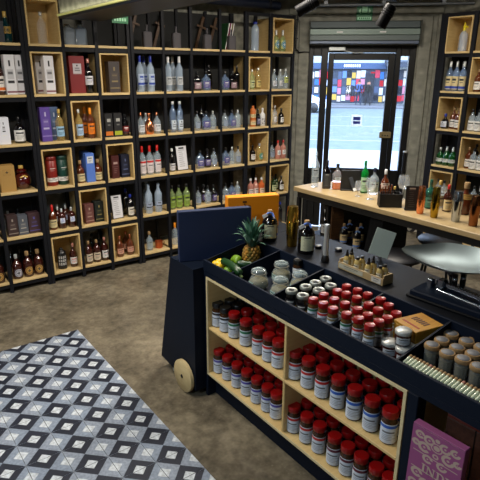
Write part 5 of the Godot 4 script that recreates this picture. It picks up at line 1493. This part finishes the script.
# ---------- things on the table top behind the tray ----------
func table_goods() -> void:
	var y := TABLE + 0.0005
	var jug := {form = "jug", h = 0.185, r = 0.046, g = "dark_glass", c = "cork", cork = true, l = [Color(0.74, 0.75, 0.64), INK, Color(0.45, 0.55, 0.3), 4, 0.12, 0.56, 0.85], l2 = [Color(0.70, 0.60, 0.42), INK, BLUE, 2, 0.14, 0.5, 0.3]}
	for q in [[268.5, 242.5, "black round-shouldered bottle with blue ribbon next to the orange box"], [305.5, 255.0, "black round-shouldered bottle with blue ribbon next to the muddler"]]:
		var p := stand(q[0], q[1], y, 0.046)
		p.x = maxf(p.x, 1.31)
		var t := thing("liqueur_bottle", q[2], "bottle", p, -0.55, "")
		var sp := jug.duplicate()
		sp.erase("l2")
		bottle_parts(t, sp)
		part(t, "side_label", patch(0.0475, 0.03, 0.1, 0.28), print_mat(Color(0.66, 0.55, 0.36), INK, BLUE, 2), Vector3.ZERO, Vector3(0, 1.25, 0))
		var rib := mat(Color(0.30, 0.45, 0.78), 0.6)
		part(t, "ribbon", tube([Vector3(-0.03, 0.158, 0.02), Vector3(-0.012, 0.168, 0.016), Vector3(0.0, 0.172, 0.014), Vector3(0.012, 0.166, 0.014), Vector3(0.018, 0.15, 0.03)], 0.006, 6), rib)
		part(t, "tag", box(Vector3(0.03, 0.02, 0.002), 0.0005), M.paper_white, Vector3(-0.032, 0.155, 0.024), Vector3(0, 0, 0.5))
	# gold shaker
	var p := stand(291.5, 247.5, y, 0.03)
	var t := thing("shaker", "tall polished gold cocktail shaker on the black table", "shaker", p)
	shaker_parts(t, 0.235, 0.037, M.gold_metal, 0.62)
	# muddler
	p = stand(325, 263, y, 0.02)
	t = thing("muddler", "steel muddler standing upright in a small black foot", "bar tool", p)
	part(t, "rod", lathe([Vector2(0, 0.02), Vector2(0.013, 0.02), Vector2(0.0145, 0.06), Vector2(0.0125, 0.18), Vector2(0.0145, 0.2), Vector2(0.012, 0.205), Vector2(0, 0.205)], 14), M.steel_bright)
	part(t, "foot", lathe([Vector2(0, 0), Vector2(0.021, 0), Vector2(0.022, 0.006), Vector2(0.018, 0.03), Vector2(0.014, 0.038), Vector2(0, 0.038)], 18), M.black_cap)
	# round bottle caps lying at the back edge
	for q in [[318.5, 249.0], [338.5, 252.0]]:
		p = stand(q[0], q[1], y, 0.015)
		t = thing("tin", "small round tin with pale lid near the back edge of the black table", "tin", p, 0, "small tins at the table edge")
		part(t, "base", cyl(0.02, 0.014, 16), M.steel)
		part(t, "lid", cyl(0.018, 0.004, 16, 0.001), mat(Color(0.45, 0.44, 0.42), 0.4, 0.5), Vector3(0, 0.0142, 0))
	# wooden carrier with dropper bottles
	var a := at_y(337.5, 267.8, y)
	var b := at_y(382.0, 286.5, y)
	var ax := (b - a)
	ax.y = 0
	var len := ax.length()
	ax = ax.normalized()
	var nrm := Vector3(ax.z, 0, -ax.x)     # away from the tray
	if nrm.x < 0:
		nrm = -nrm
	var turn := atan2(-ax.z, ax.x)
	t = thing("bottle_carrier", "pale wooden carrier holding dropper bottles on the black table", "carrier", a + nrm * 0.002, turn)
	var wood: Material = M.wood_bar
	var dep := 0.075
	var sgn := signf(nrm.dot(Basis(Vector3.UP, turn).z))
	part(t, "front_slat", box(Vector3(len, 0.036, 0.006), 0.001), wood, Vector3(len * 0.5, 0.018, sgn * 0.004))
	part(t, "rear_slat", box(Vector3(len, 0.045, 0.006), 0.001), wood, Vector3(len * 0.5, 0.0225, sgn * (dep - 0.004)))
	part(t, "base_board", box(Vector3(len, 0.006, dep - 0.014), 0.001), wood, Vector3(len * 0.5, 0.003, sgn * dep * 0.5))
	for e in [0.004, len - 0.004]:
		part(t, "end_board", box(Vector3(0.008, 0.05, dep - 0.014), 0.001), wood, Vector3(e, 0.025, sgn * dep * 0.5))
	part(t, "printed_strip", box(Vector3(len * 0.55, 0.022, 0.001)), print_mat(Color(0.66, 0.66, 0.60), INK, Color(0.5, 0.5, 0.46), 0), Vector3(len * 0.3, 0.018, sgn * -0.0003))
	part(t, "printed_strip", box(Vector3(len * 0.2, 0.026, 0.001)), print_mat(Color(0.72, 0.72, 0.70), INK, Color(0.5, 0.5, 0.46), 0), Vector3(len * 0.86, 0.018, sgn * -0.0003))
	var liquids := [M.straw, M.straw, M.straw, M.straw, M.straw, M.straw, M.straw, M.straw]
	for k in 8:
		var col := k % 4
		var rowk := k / 4
		var d := (0.13 + col * 0.245) * len
		var at: Vector3 = t.position + ax * d + nrm * (0.022 + rowk * 0.032) + Vector3.UP * 0.0065
		var bt := thing("dropper_bottle", "small bottle of straw-coloured bitters with %s in the wooden carrier" % ["black dropper", "black cap"][k % 2], "bottle", at, turn, "bitters with %s in carrier" % ["dropper", "cap"][k % 2])
		part(bt, "body", lathe([Vector2(0, 0), Vector2(0.0155, 0), Vector2(0.017, 0.003), Vector2(0.017, 0.052), Vector2(0.012, 0.062), Vector2(0.0085, 0.065), Vector2(0.0085, 0.07)], 14), liquids[k])
		part(bt, "paper_label", patch(0.0175, 0.012, 0.046, 1.2), print_mat(Color(0.78, 0.76, 0.66), INK, W, 0), Vector3.ZERO, Vector3(0, 0 if sgn < 0 else PI, 0))
		if k % 2 == 0:
			part(bt, "dropper", lathe([Vector2(0.0095, 0.066), Vector2(0.0095, 0.078), Vector2(0.006, 0.08), Vector2(0.0055, 0.094), Vector2(0.003, 0.1), Vector2(0, 0.1)], 12), M.black_cap)
		else:
			part(bt, "cap", cyl(0.0095, 0.012, 12, 0.001), M.black_cap, Vector3(0, 0.067, 0))
	# blank card leaning at the back
	var c0 := at_y(370, 262, TABLE)
	c0.x = 1.575
	t = thing("card", "blank pale card propped upright behind the dropper bottles", "card", Vector3(1.585, y, z_at(381, 0, 1.585, y + 0.02)), -0.75)
	part(t, "sheet", box(Vector3(0.105, 0.145, 0.003), 0.0005), mat(Color(0.66, 0.72, 0.70), 0.6), Vector3(0, 0.09, 0), Vector3(-0.15, 0, -0.28))
	part(t, "prop", box(Vector3(0.02, 0.1, 0.002)), mat(Color(0.5, 0.5, 0.48), 0.7), Vector3(0.0, 0.05, -0.03), Vector3(0.25, 0, 0))
	balance(y)
	# bag and box in the open bay
	var bag := thing("paper_bag", "magenta patterned bag with pale scrolls and lettering in the cart bay", "bag", Vector3(0.842, 0.4005, 3.838), -PI / 2 + 0.04)
	bag_parts(bag)
	var bxx := thing("carton", "dark brown carton with reddish top edge behind the magenta bag", "box", Vector3(1.08, 0.4005, 3.95), -PI / 2 + 0.06)
	part(bxx, "case", box(Vector3(0.34, 0.31, 0.17), 0.004), M.leather, Vector3(0.0, 0.155, 0.0))
	part(bxx, "top_edge", box(Vector3(0.34, 0.012, 0.018), 0.002), mat(Color(0.45, 0.17, 0.12), 0.6), Vector3(0.0, 0.315, 0.072))
	part(bxx, "seam", box(Vector3(0.004, 0.3, 0.173)), M.black_cap, Vector3(-0.06, 0.16, 0.0))

func shaker_parts(t: Node3D, h: float, r: float, m: Material, joint: float) -> void:
	var jh := h * joint
	part(t, "cup", lathe([Vector2(0, 0), Vector2(r * 0.74, 0), Vector2(r * 0.78, 0.004), Vector2(r, jh), Vector2(r * 1.02, jh + 0.003), Vector2(r * 0.96, jh + 0.004), Vector2(0, jh + 0.003)], 24), m)
	part(t, "top_cup", lathe([Vector2(r * 0.93, jh + 0.003), Vector2(r * 0.88, jh + (h - jh) * 0.5), Vector2(r * 0.78, h - 0.004), Vector2(r * 0.74, h), Vector2(0, h)], 24), m)
func balance(y: float) -> void:
	var c := at_y(445, 306, y)
	var t := thing("balance_scale", "old black balance scale with silver scoop pan and chrome beam", "scale", Vector3(1.44, y, 3.43))
	var ang := atan2(0.03, 0.4)
	part(t, "base", box(Vector3(0.15, 0.035, 0.56), 0.005), M.black_wood, Vector3(-0.04, 0.0175, 0.2), Vector3(0, ang, 0))
	part(t, "base_rim", box(Vector3(0.17, 0.012, 0.58), 0.003), M.black, Vector3(-0.04, 0.006, 0.2), Vector3(0, ang, 0))
	var post := Vector3(0.03, 0.035, 0.03)
	part(t, "column", lathe([Vector2(0.026, 0), Vector2(0.02, 0.01), Vector2(0.014, 0.02), Vector2(0.014, 0.05), Vector2(0.02, 0.058), Vector2(0.02, 0.064), Vector2(0, 0.066)], 14), M.black_cap, post)
	for q in [[-0.022, 0.02], [0.02, 0.035]]:
		var lug := part(t, "bearing", box(Vector3(0.02, 0.07, 0.022), 0.004), M.black_cap, post + Vector3(q[0], 0.04, q[1]))
		part(lug, "bearing_cap", ball(0.012), M.chrome, Vector3(-0.008, 0.014, 0.006))
	var b1 := at_y(437, 281, 1.005) - t.position
	var b2 := at_y(492, 303, 1.005) - t.position
	var bm := (b1 + b2) * 0.5
	var bl := (b2 - b1).length()
	var by := atan2(b2.x - b1.x, b2.z - b1.z)
	var beam := part(t, "beam", box(Vector3(0.016, 0.022, bl), 0.003), M.chrome, bm, Vector3(0, by, 0))
	for q in 18:
		part(beam, "notch", box(Vector3(0.0175, 0.006, 0.004)), M.black_cap, Vector3(0, 0.009, -bl * 0.42 + q * bl * 0.05))
	part(t, "lower_beam", box(Vector3(0.014, 0.016, bl * 0.9), 0.002), M.chrome, bm + Vector3(-0.03, -0.028, 0.01), Vector3(0, by, 0))
	part(t, "poise", box(Vector3(0.035, 0.045, 0.035), 0.005), M.chrome, b1 + (b2 - b1) * 0.12 + Vector3(-0.004, 0, 0), Vector3(0, by, 0))
	part(t, "poise", box(Vector3(0.028, 0.05, 0.028), 0.005), M.chrome, b1 + Vector3(-0.03, -0.008, -0.01), Vector3(0, by, 0))
	part(t, "pointer", box(Vector3(0.02, 0.07, 0.006), 0.002), M.black_cap, b2 + Vector3(0, -0.02, -0.03), Vector3(0, by, 0))
	# scoop pan above the column
	var top := 1.12
	var tip := at_y(401.5, 248.5, top)
	var far := at_y(508, 262, top)
	var mid := (tip + far) * 0.5
	var u := (far - tip) * 0.5
	var v := (at_y(452, 237.5, top) - at_y(456, 264.5, top)) * 0.5
	var st := st_new()
	var nu := 28
	var nv := 16
	var under := [0.0, -0.004]
	for layer in 2:
		st.set_smooth_group(layer + 1)
		for i in nu:
			for j in nv:
				var q := []
				for c2 in [[0, 0], [1, 0], [1, 1], [0, 1]]:
					var s: float = -1.0 + 2.0 * (i + c2[0]) / nu
					var w: float = -1.0 + 2.0 * (j + c2[1]) / nv
					var wid: float = sqrt(maxf(0.0, 1.0 - s * s)) * (0.62 + 0.38 * clampf((s + 1.0) * 1.1, 0.0, 1.0))
					var sag: float = 0.052 * (1.0 - w * w * 0.9) * (1.0 - pow(absf(s), 2.4)) + 0.012 * clampf(-s, 0, 1) * (1.0 - absf(s))
					q.append(mid + u * s + v * w * wid + Vector3(0, under[layer] - sag, 0))
				quad(st, q[0], q[1], q[2], q[3], q[0] + Vector3(0, -1.0 if layer == 0 else 1.0, 0))
	var pan := done(st)
	part(t, "pan", pan, M.pan, -t.position)
	part(t, "pan_stem", tube([post + Vector3(0, 0.05, 0), Vector3(mid.x, top - 0.085, mid.z) - t.position], 0.014, 10), M.black_cap)
func bag_parts(t: Node3D) -> void:
	# stiff bag: front face with woven scroll print
	var n := 128
	var im := Image.create(n, n * 2, false, Image.FORMAT_RGB8)
	var mag := Color(0.56, 0.29, 0.48)
	var pale := Color(0.70, 0.62, 0.58)
	im.fill(mag)
	var disc := func(cx: float, cy: float, r0: float, r1: float, a0: float, a1: float) -> void:
		for yy in range(int(cy - r1 - 1), int(cy + r1 + 2)):
			for xx in range(int(cx - r1 - 1), int(cx + r1 + 2)):
				if xx < 0 or yy < 0 or xx >= n or yy >= n * 2:
					continue
				var d := Vector2(xx - cx, yy - cy)
				var a := fposmod(d.angle(), TAU)
				if d.length() >= r0 and d.length() <= r1 and a >= a0 and a <= a1:
					im.set_pixel(xx, yy, pale)
	# mirrored scrolls and blossoms
	for s in [-1.0, 1.0]:
		var cx := 64.0
		for q in [[20, 26, 9, 13], [44, 22, 7, 11], [30, 56, 10, 15], [52, 52, 5, 9], [18, 88, 8, 12], [40, 150, 9, 14], [18, 170, 7, 12], [46, 190, 8, 12], [24, 215, 10, 14], [50, 235, 7, 11]]:
			disc.call(cx + s * q[0], q[1], q[2] - 1.5, q[3] + 1.5, 0.0 if s > 0 else 0.6, TAU - 1.2 if s > 0 else TAU)
			disc.call(cx + s * q[0], q[1], 0, q[2] * 0.35, 0, TAU)
	for q in [[64, 38, 0, 8], [64, 38, 12, 15], [64, 14, 0, 6], [64, 66, 4, 8], [64, 205, 6, 12], [64, 230, 0, 6]]:
		disc.call(q[0], q[1], q[2], q[3], 0, TAU)
	im.fill_rect(Rect2i(8, 78, 112, 3), pale)
	im.fill_rect(Rect2i(8, 134, 112, 3), pale)
	im.generate_mipmaps()
	var pm := mat(Color.WHITE, 0.7)
	pm.albedo_texture = ImageTexture.create_from_image(im)
	var lean := Vector3(-0.02, 0, 0)
	part(t, "body", box(Vector3(0.195, 0.315, 0.032), 0.003), mat(mag, 0.7), Vector3(0.0, 0.158, -0.026), lean)
	var st := st_new()
	add_box(st, Vector3(0.193, 0.312, 0.002))
	var fp := part(t, "front_print", done(st), pm, Vector3(0.0, 0.1585, -0.0095), lean)
	part(t, "top_fold", box(Vector3(0.195, 0.006, 0.032), 0.002), mat(mag, 0.7), Vector3(0.0, 0.3175, -0.0285), lean)
	var tmx := TextMesh.new()
	tmx.text = "INDI"
	tmx.font_size = 36
	tmx.pixel_size = 0.0013
	tmx.depth = 0.001
	var f := SystemFont.new()
	f.font_names = PackedStringArray(["Droid Serif"])
	f.font_weight = 700
	tmx.font = f
	part(fp, "lettering", tmx, mat(pale, 0.7), Vector3(0.01, 0.005, 0.002))

# ---------- wooden bar ----------
const BAR := 0.905
func bar() -> void:
	var t := thing("bar_counter", "long pale wooden bar top on a black steel frame", "bar", Vector3(2.56, 0, 1.2))
	part(t, "top", box(Vector3(0.44, 0.04, 3.6), 0.004), M.wood_bar, Vector3(0.22, BAR - 0.02, 1.8))
	for x in [0.03, 0.41]:
		part(t, "rail", box(Vector3(0.035, 0.05, 3.52), 0.003), M.steel_black, Vector3(x, BAR - 0.066, 1.8))
	for z in [0.05, 1.9, 3.5]:
		for x in [0.03, 0.41]:
			part(t, "leg", box(Vector3(0.035, BAR - 0.092, 0.035), 0.003), M.steel_black, Vector3(x, (BAR - 0.092) * 0.5, z))
		part(t, "cross_rail", box(Vector3(0.345, 0.04, 0.03), 0.003), M.steel_black, Vector3(0.22, BAR - 0.062, z))
	# black shelf unit under the bar with a slanted end
	var u := thing("under_bar_shelf", "black shelf unit with slanted end panel under the bar", "shelf", Vector3(2.62, 0, 1.3))
	var ze := z_at(372, 0, 2.56, 0.6) - 1.3
	var pan := part(u, "end_panel", prism(PackedVector2Array([Vector2(ze - 0.17, 0.02), Vector2(ze + 0.06, 0.02), Vector2(ze + 0.06, 0.8), Vector2(ze - 0.06, 0.8)]), 0.32), M.black)
	pan.rotation.y = -PI / 2
	pan.position = Vector3(0.29, 0, 0)
	part(u, "back", box(Vector3(0.012, 0.78, ze - 0.05), 0.002), M.black, Vector3(0.285, 0.41, (ze - 0.05) * 0.5))
	part(u, "shelf_board", box(Vector3(0.3, 0.02, ze - 0.15), 0.002), M.black_wood, Vector3(0.13, 0.46, (ze - 0.15) * 0.5))
	part(u, "bottom_board", box(Vector3(0.3, 0.02, ze - 0.2), 0.002), M.black_wood, Vector3(0.13, 0.1, (ze - 0.2) * 0.5))
	var sy := 0.4705
	var bz := func(px: float, x: float) -> float: return z_at(px, 0, x, sy + 0.08)
	var kk: Dictionary = {form = "jug", h = 0.19, r = 0.037, g = "dark_glass", c = "cork", cork = true, l = [Color(0.68, 0.60, 0.44), INK, Color(0.25, 0.42, 0.7), 2, 0.14, 0.52, 1.0]}
	for q in [[343.5, 2.68], [356.5, 2.68], [349.0, 2.80], [360.0, 2.80]]:
		var b := thing("bottle", "black bottle with tan and blue label on the shelf under the bar", "bottle", Vector3(q[1], sy, bz.call(q[0], q[1])), -0.7, "dark bottles under the bar")
		bottle_parts(b, kk)
		part(b, "ribbon", tube([Vector3(-0.02, 0.15, 0.015), Vector3(0, 0.162, 0.012), Vector3(0.02, 0.15, 0.015)], 0.006, 6), mat(Color(0.30, 0.45, 0.70), 0.6))
	var tall := {form = "std", h = 0.27, r = 0.036, g = "dark_glass", c = "silver", l = [Color(0.66, 0.67, 0.68), INK, INK, 0, 0.2, 0.5, 1.1]}
	var b2 := thing("bottle", "tall dark bottle with grey label at the end under the bar", "bottle", Vector3(2.68, sy, bz.call(309.0, 2.68)), -0.7)
	bottle_parts(b2, tall)
	for q in [[317.0, 0.045, 0.28, Color(0.085, 0.09, 0.10), "black carton with a small white label under the bar"], [327.0, 0.06, 0.3, Color(0.13, 0.125, 0.125), "charcoal carton with pale print under the bar"]]:
		var b3 := thing("carton", q[4], "box", Vector3(2.70, sy, bz.call(q[0], 2.70)), -PI / 2)
		box_item(b3, q[1], q[2], 0.06, q[3], [Color(0.45, 0.44, 0.42), q[3], Color(0.45, 0.4, 0.36), 5, 0.1, 0.95, 0.9])
	var wbx := thing("wooden_crate_panel", "brown wooden board standing upright under the bar", "board", Vector3(2.74, sy, bz.call(336.5, 2.74)), -0.3)
	part(wbx, "board", box(Vector3(0.12, 0.3, 0.02), 0.002), M.old_wood, Vector3(0, 0.15, 0))
	part(wbx, "batten", box(Vector3(0.1, 0.02, 0.012), 0.002), M.old_wood, Vector3(0, 0.25, 0.014))
	# stools
	stool("black round bar stool on the far side of the wooden bar", at_y(440, 238, 0.63))
	stool("black round bar stool between the cart and the bar", at_y(399, 254, 0.6))
func stool(label: String, p: Vector3) -> void:
	var h := p.y
	var t := thing("bar_stool", label, "stool", Vector3(p.x, 0, p.z), 0.4)
	part(t, "seat", lathe([Vector2(0, h - 0.045), Vector2(0.14, h - 0.045), Vector2(0.165, h - 0.035), Vector2(0.17, h - 0.015), Vector2(0.155, h), Vector2(0, h - 0.002)], 28), M.seat)
	for k in 4:
		var a := TAU * (k + 0.5) / 4.0
		var d := Vector3(sin(a), 0, cos(a))
		part(t, "leg", tube([d * 0.10 + Vector3.UP * (h - 0.04), d * 0.19 + Vector3.UP * 0.012], 0.011, 8), M.steel_black)
	var ring := []
	for s in 25:
		ring.append(Vector3(sin(TAU * s / 24.0), 0, cos(TAU * s / 24.0)) * 0.165 + Vector3.UP * 0.2)
	part(t, "foot_ring", tube(ring, 0.008, 6), M.steel_black)
func bar_goods() -> void:
	var y := BAR + 0.0005
	var put := func(spec: Dictionary, label: String, px: float, py: float, r: float) -> Node3D:
		var p := stand(px, py, y, r)
		p.x = clampf(p.x, 2.56 + r + 0.005, 3.0 - r - 0.005)
		p.z = maxf(p.z, 1.2 + r + 0.004)
		var t := thing("bottle", label, "bottle", p, -0.7)
		bottle_parts(t, spec)
		return t
	put.call({form = "tall", h = 0.315, r = 0.034, g = "clear", c = "clear", l = [Color(0.62, 0.66, 0.68), INK, INK, 0, 0.3, 0.55, 0.9]}, "tall clear bottle with faint label at the end of the bar", 314.5, 187.5, 0.034)
	put.call({form = "squat", h = 0.25, r = 0.037, sq = 5.0, g = "dark_glass", c = "black_cap", l = [Color(0.16, 0.17, 0.18), Color(0.55, 0.56, 0.55), GOLD, 4, 0.06, 0.55, 0.75]}, "square black bottle with engraved grey pattern on the bar", 326.0, 189.0, 0.037)
	put.call({form = "squat", h = 0.225, r = 0.043, sq = 5.0, g = "thin_glass", c = "black_cap", fill = "whisky", fill_to = 0.3, l = [Color(0.72, 0.76, 0.78), INK, INK, 0, 0.36, 0.5, 0.5]}, "square decanter half full of amber whisky on the bar", 336.5, 190.0, 0.043)
	put.call({form = "std", h = 0.275, r = 0.033, g = "green_bright", c = "green_bright", l = [Color(0.62, 0.76, 0.62), INK, W, 0, 0.06, 0.5, 1.2]}, "bright green bottle with pale label on the bar", 363.5, 193.5, 0.033)
	put.call({form = "squat", h = 0.225, r = 0.04, g = "clear", c = "navy_cap", l = [Color(0.66, 0.72, 0.70), INK, INK, 0, 0.1, 0.5, 1.1]}, "clear bottle with navy cap beside the green bottle", 373.0, 195.0, 0.04)
	put.call({form = "squat", h = 0.245, r = 0.034, g = "amber", c = "white_cap", l = [Color(0.82, 0.76, 0.72), INK, RED, 0, 0.38, 0.56, 1.2]}, "amber bottle with white band behind the black holder", 383.5, 200.0, 0.034)
	put.call({form = "squat", h = 0.22, r = 0.036, g = "teal_clear", c = "teal_clear", l = [Color(0.3, 0.52, 0.44), INK, W, 0, 0.06, 0.4, 1.2]}, "teal green bottle between the copper and gold shakers", 428.5, 209.0, 0.036)
	put.call({form = "squat", h = 0.2, r = 0.032, g = "bourbon", c = "red_cap", l = [CREAM, INK, GOLD, 0, 0.06, 0.46, 1.2]}, "brown bottle with cream label between gold and steel shakers", 446.0, 212.0, 0.032)
	put.call({form = "squat", h = 0.21, r = 0.034, g = "clear", c = "gold_cap", l = [CREAM, INK, GOLD, 0, 0.06, 0.46, 1.2]}, "clear bottle with cream label and gold cap behind gold shaker", 438.5, 208.0, 0.034)
	put.call({form = "flask", h = 0.235, r = 0.05, g = "amber", c = "cork", cork = true, l = [Color(0.80, 0.66, 0.36), INK, GOLD, 0, 0.5, 0.66, 1.0]}, "amber flask with yellow neck tag behind steel shaker", 464.5, 215.0, 0.05)
	put.call({form = "squat", h = 0.22, r = 0.038, g = "dark_glass", c = "silver", l = [Color(0.72, 0.68, 0.6), INK, GOLD, 0, 0.1, 0.46, 1.1]}, "dark bottle with silver cap behind the bronze shaker", 480.0, 217.0, 0.038)
	# shakers
	for q in [[419.5, 214.0, 0.205, 0.031, M.copper, "tall tapered copper shaker on the bar", 0.5], [433.5, 218.0, 0.22, 0.032, M.gold_dark, "tall tapered gold shaker on the bar", 0.5], [455.0, 222.0, 0.215, 0.036, M.chrome, "tall tapered steel shaker on the bar", 0.68], [472.5, 226.5, 0.21, 0.036, M.bronze, "tall tapered bronze shaker on the bar", 0.68]]:
		var p := stand(q[0], q[1], y, q[3] * 0.6)
		p.x = maxf(p.x, 2.56 + q[3])
		var t := thing("cocktail_shaker", q[5], "shaker", p)
		shaker_parts(t, q[2], q[3], q[4], q[6])
	# black box on the bar with a small remote leaning on it
	var pb := stand(349.5, 190.5, y, 0.02)
	var t := thing("menu_stand", "black square menu board standing on the bar", "stand", pb, -0.72)
	part(t, "board", box(Vector3(0.165, 0.175, 0.02), 0.003), M.menu, Vector3(0, 0.0875, 0), Vector3(-0.06, 0, 0))
	part(t, "rest", box(Vector3(0.165, 0.012, 0.03), 0.002), M.menu, Vector3(0, 0.006, 0.02))
	var pr := pb + Vector3(-0.02, 0, 0.05)
	t = thing("remote_control", "slim grey remote control leaning on the black menu board", "remote", Vector3(pr.x, y, pr.z), -0.72)
	part(t, "case", box(Vector3(0.035, 0.125, 0.014), 0.003), M.remote, Vector3(0, 0.06, -0.012), Vector3(-0.35, 0, 0.32))
	part(t, "end_cap", box(Vector3(0.03, 0.03, 0.015), 0.003), M.white_cap, Vector3(0.018, 0.016, 0.005), Vector3(-0.35, 0, 0.32))
	# stemmed glasses
	for q in [[369.5, 200.0, 0.175, 0.044, "large stemmed balloon glass on the bar"], [357.5, 197.0, 0.13, 0.03, "smaller stemmed glass behind the balloon glass"]]:
		var p := stand(q[0], q[1], y, 0.03)
		p.x = maxf(p.x, 2.61)
		t = thing("stemmed_glass", q[4], "glass", p)
		var h: float = q[2]
		var r: float = q[3]
		part(t, "bowl", lathe([Vector2(0.004, h * 0.36), Vector2(r * 0.6, h * 0.42), Vector2(r, h * 0.62), Vector2(r * 0.95, h * 0.8), Vector2(r * 0.74, h), Vector2(r * 0.72, h), Vector2(r * 0.92, h * 0.8), Vector2(r * 0.96, h * 0.62), Vector2(r * 0.56, h * 0.44), Vector2(0, h * 0.39)], 24), M.thin_glass)
		part(t, "stem", lathe([Vector2(0.005, 0.006), Vector2(0.0035, h * 0.15), Vector2(0.005, h * 0.37)], 12), M.thin_glass)
		part(t, "foot", lathe([Vector2(0, 0), Vector2(r * 0.8, 0), Vector2(r * 0.8, 0.002), Vector2(0.006, 0.008), Vector2(0, 0.008)], 24), M.thin_glass)
	# black holder with copper straws
	var ph := stand(389.0, 207.0, y, 0.03)
	ph.x = maxf(ph.x, 2.615)
	t = thing("straw_holder", "open black box holding copper straws on the bar", "holder", ph, -0.72)
	for q in [[0.0, 0.045, 0.17, 0.008], [0.0, -0.045, 0.17, 0.008]]:
		part(t, "panel", box(Vector3(0.17, 0.105, 0.008), 0.001), M.menu, Vector3(q[0], 0.0525, q[1]))
	for s in [-1.0, 1.0]:
		part(t, "panel", box(Vector3(0.008, 0.105, 0.082), 0.001), M.menu, Vector3(s * 0.081, 0.0525, 0))
	part(t, "floor", box(Vector3(0.154, 0.006, 0.082)), M.menu, Vector3(0, 0.003, 0))
	for k in 7:
		var sp: Vector3 = t.position + Basis(Vector3.UP, -0.72) * Vector3(-0.065 + k * 0.011, 0.008, (k % 3 - 1) * 0.018)
		var sw := thing("straw", "copper drinking straw standing in the black holder", "straw", sp, -0.72, "copper straws in the holder")
		part(sw, "straw", tube([Vector3.ZERO, Vector3((k - 3) * 0.003, 0.155 - (k % 2) * 0.012, (k % 3 - 1) * 0.004)], 0.0045, 8), M.copper)
	var sm := thing("bottle", "tiny dark bottle with gold cap inside the black holder", "bottle", t.position + Basis(Vector3.UP, -0.72) * Vector3(0.03, 0.007, 0.0), -0.7)
	bottle_parts(sm, {form = "squat", h = 0.15, r = 0.017, g = "dark_glass", c = "gold_cap"})
	# upturned wine glass lying behind the holder
	var pg := stand(402.0, 200.0, y, 0.05)
	t = thing("wine_glass", "large clear wine glass standing behind the black holder", "glass", pg)
	part(t, "bowl", lathe([Vector2(0.004, 0.075), Vector2(0.036, 0.09), Vector2(0.048, 0.125), Vector2(0.044, 0.165), Vector2(0.036, 0.195), Vector2(0.034, 0.195), Vector2(0.042, 0.165), Vector2(0.046, 0.125), Vector2(0.034, 0.093), Vector2(0, 0.08)], 24), M.thin_glass)
	part(t, "stem", lathe([Vector2(0.005, 0.005), Vector2(0.0035, 0.03), Vector2(0.005, 0.078)], 12), M.thin_glass)
	part(t, "foot", lathe([Vector2(0, 0), Vector2(0.036, 0), Vector2(0.036, 0.002), Vector2(0.006, 0.007), Vector2(0, 0.007)], 24), M.thin_glass)
	# black menu card with pale print
	var pc := stand(410.5, 210.5, y, 0.01)
	pc.x = maxf(pc.x, 2.60)
	t = thing("menu_card", "tall black menu card with fine pale print", "card", pc, -0.72)
	part(t, "card", box(Vector3(0.095, 0.185, 0.006), 0.001), M.menu, Vector3(0, 0.0925, 0), Vector3(-0.08, 0, 0))
	var st := st_new()
	add_box(st, Vector3(0.088, 0.175, 0.001))
	part(t, "print", done(st), print_mat(Color(0.07, 0.07, 0.075), Color(0.62, 0.58, 0.52), W, 4), Vector3(0, 0.0925, 0.0038), Vector3(-0.08, 0, 0))
	part(t, "foot", box(Vector3(0.09, 0.01, 0.05), 0.002), M.menu, Vector3(0, 0.005, -0.01))

func more_materials() -> void:
	M.copper_matt = mat(Color(0.72, 0.36, 0.2), 0.35, 0.6)
	M.steel_bright = mat(Color(0.72, 0.74, 0.75), 0.4, 0.5)
	M.steel_black = mat(Color(0.045, 0.05, 0.065), 0.45)
	M.seat = mat(Color(0.06, 0.065, 0.09), 0.5)
	M.menu = mat(Color(0.06, 0.056, 0.052), 0.6)
	M.remote = mat(Color(0.16, 0.17, 0.19), 0.45)
	M.gold_dark = mat(Color(0.66, 0.55, 0.20), 0.16, 1.0)
	M.navy_cap = mat(Color(0.09, 0.11, 0.2), 0.4)
	M.green_bright = glass(Color(0.02, 0.46, 0.16), 0.85)
	M.teal_clear = glass(Color(0.05, 0.36, 0.30), 0.7)
	M.straw = glass(Color(0.74, 0.66, 0.42), 0.88)
	M.spice_glass = speckle(Color(0.16, 0.085, 0.04), Color(0.30, 0.19, 0.10), 81, 24.0)
	M.spice_glass.roughness = 0.12
	M.seed_glass = speckle(Color(0.28, 0.20, 0.10), Color(0.46, 0.34, 0.18), 83, 30.0)
	M.seed_glass.roughness = 0.12
	M.silver_white = mat(Color(0.74, 0.75, 0.74), 0.35, 0.3)
	M.cigar = wood_mat(Color(0.74, 0.55, 0.17), Color(0.62, 0.42, 0.11), 91, Vector3(4, 4, 4))
	M.tube_white = glass(Color(0.80, 0.84, 0.74), 0.9, 0.15)
	M.cork_red = mat(Color(0.62, 0.42, 0.36), 0.8)
	M.frost_lid = glass(Color(0.72, 0.80, 0.82), 0.35, 0.05)
	M.jar_glass = glass(Color(0.82, 0.88, 0.9), 0.2, 0.03)
	M.edging = wood_mat(Color(0.84, 0.79, 0.63), Color(0.76, 0.70, 0.53), 97, Vector3(3, 3, 3))
	M.seal = mat(Color(0.62, 0.60, 0.54), 0.6)
	M.leather = speckle(Color(0.24, 0.12, 0.08), Color(0.36, 0.20, 0.13), 93, 8.0)
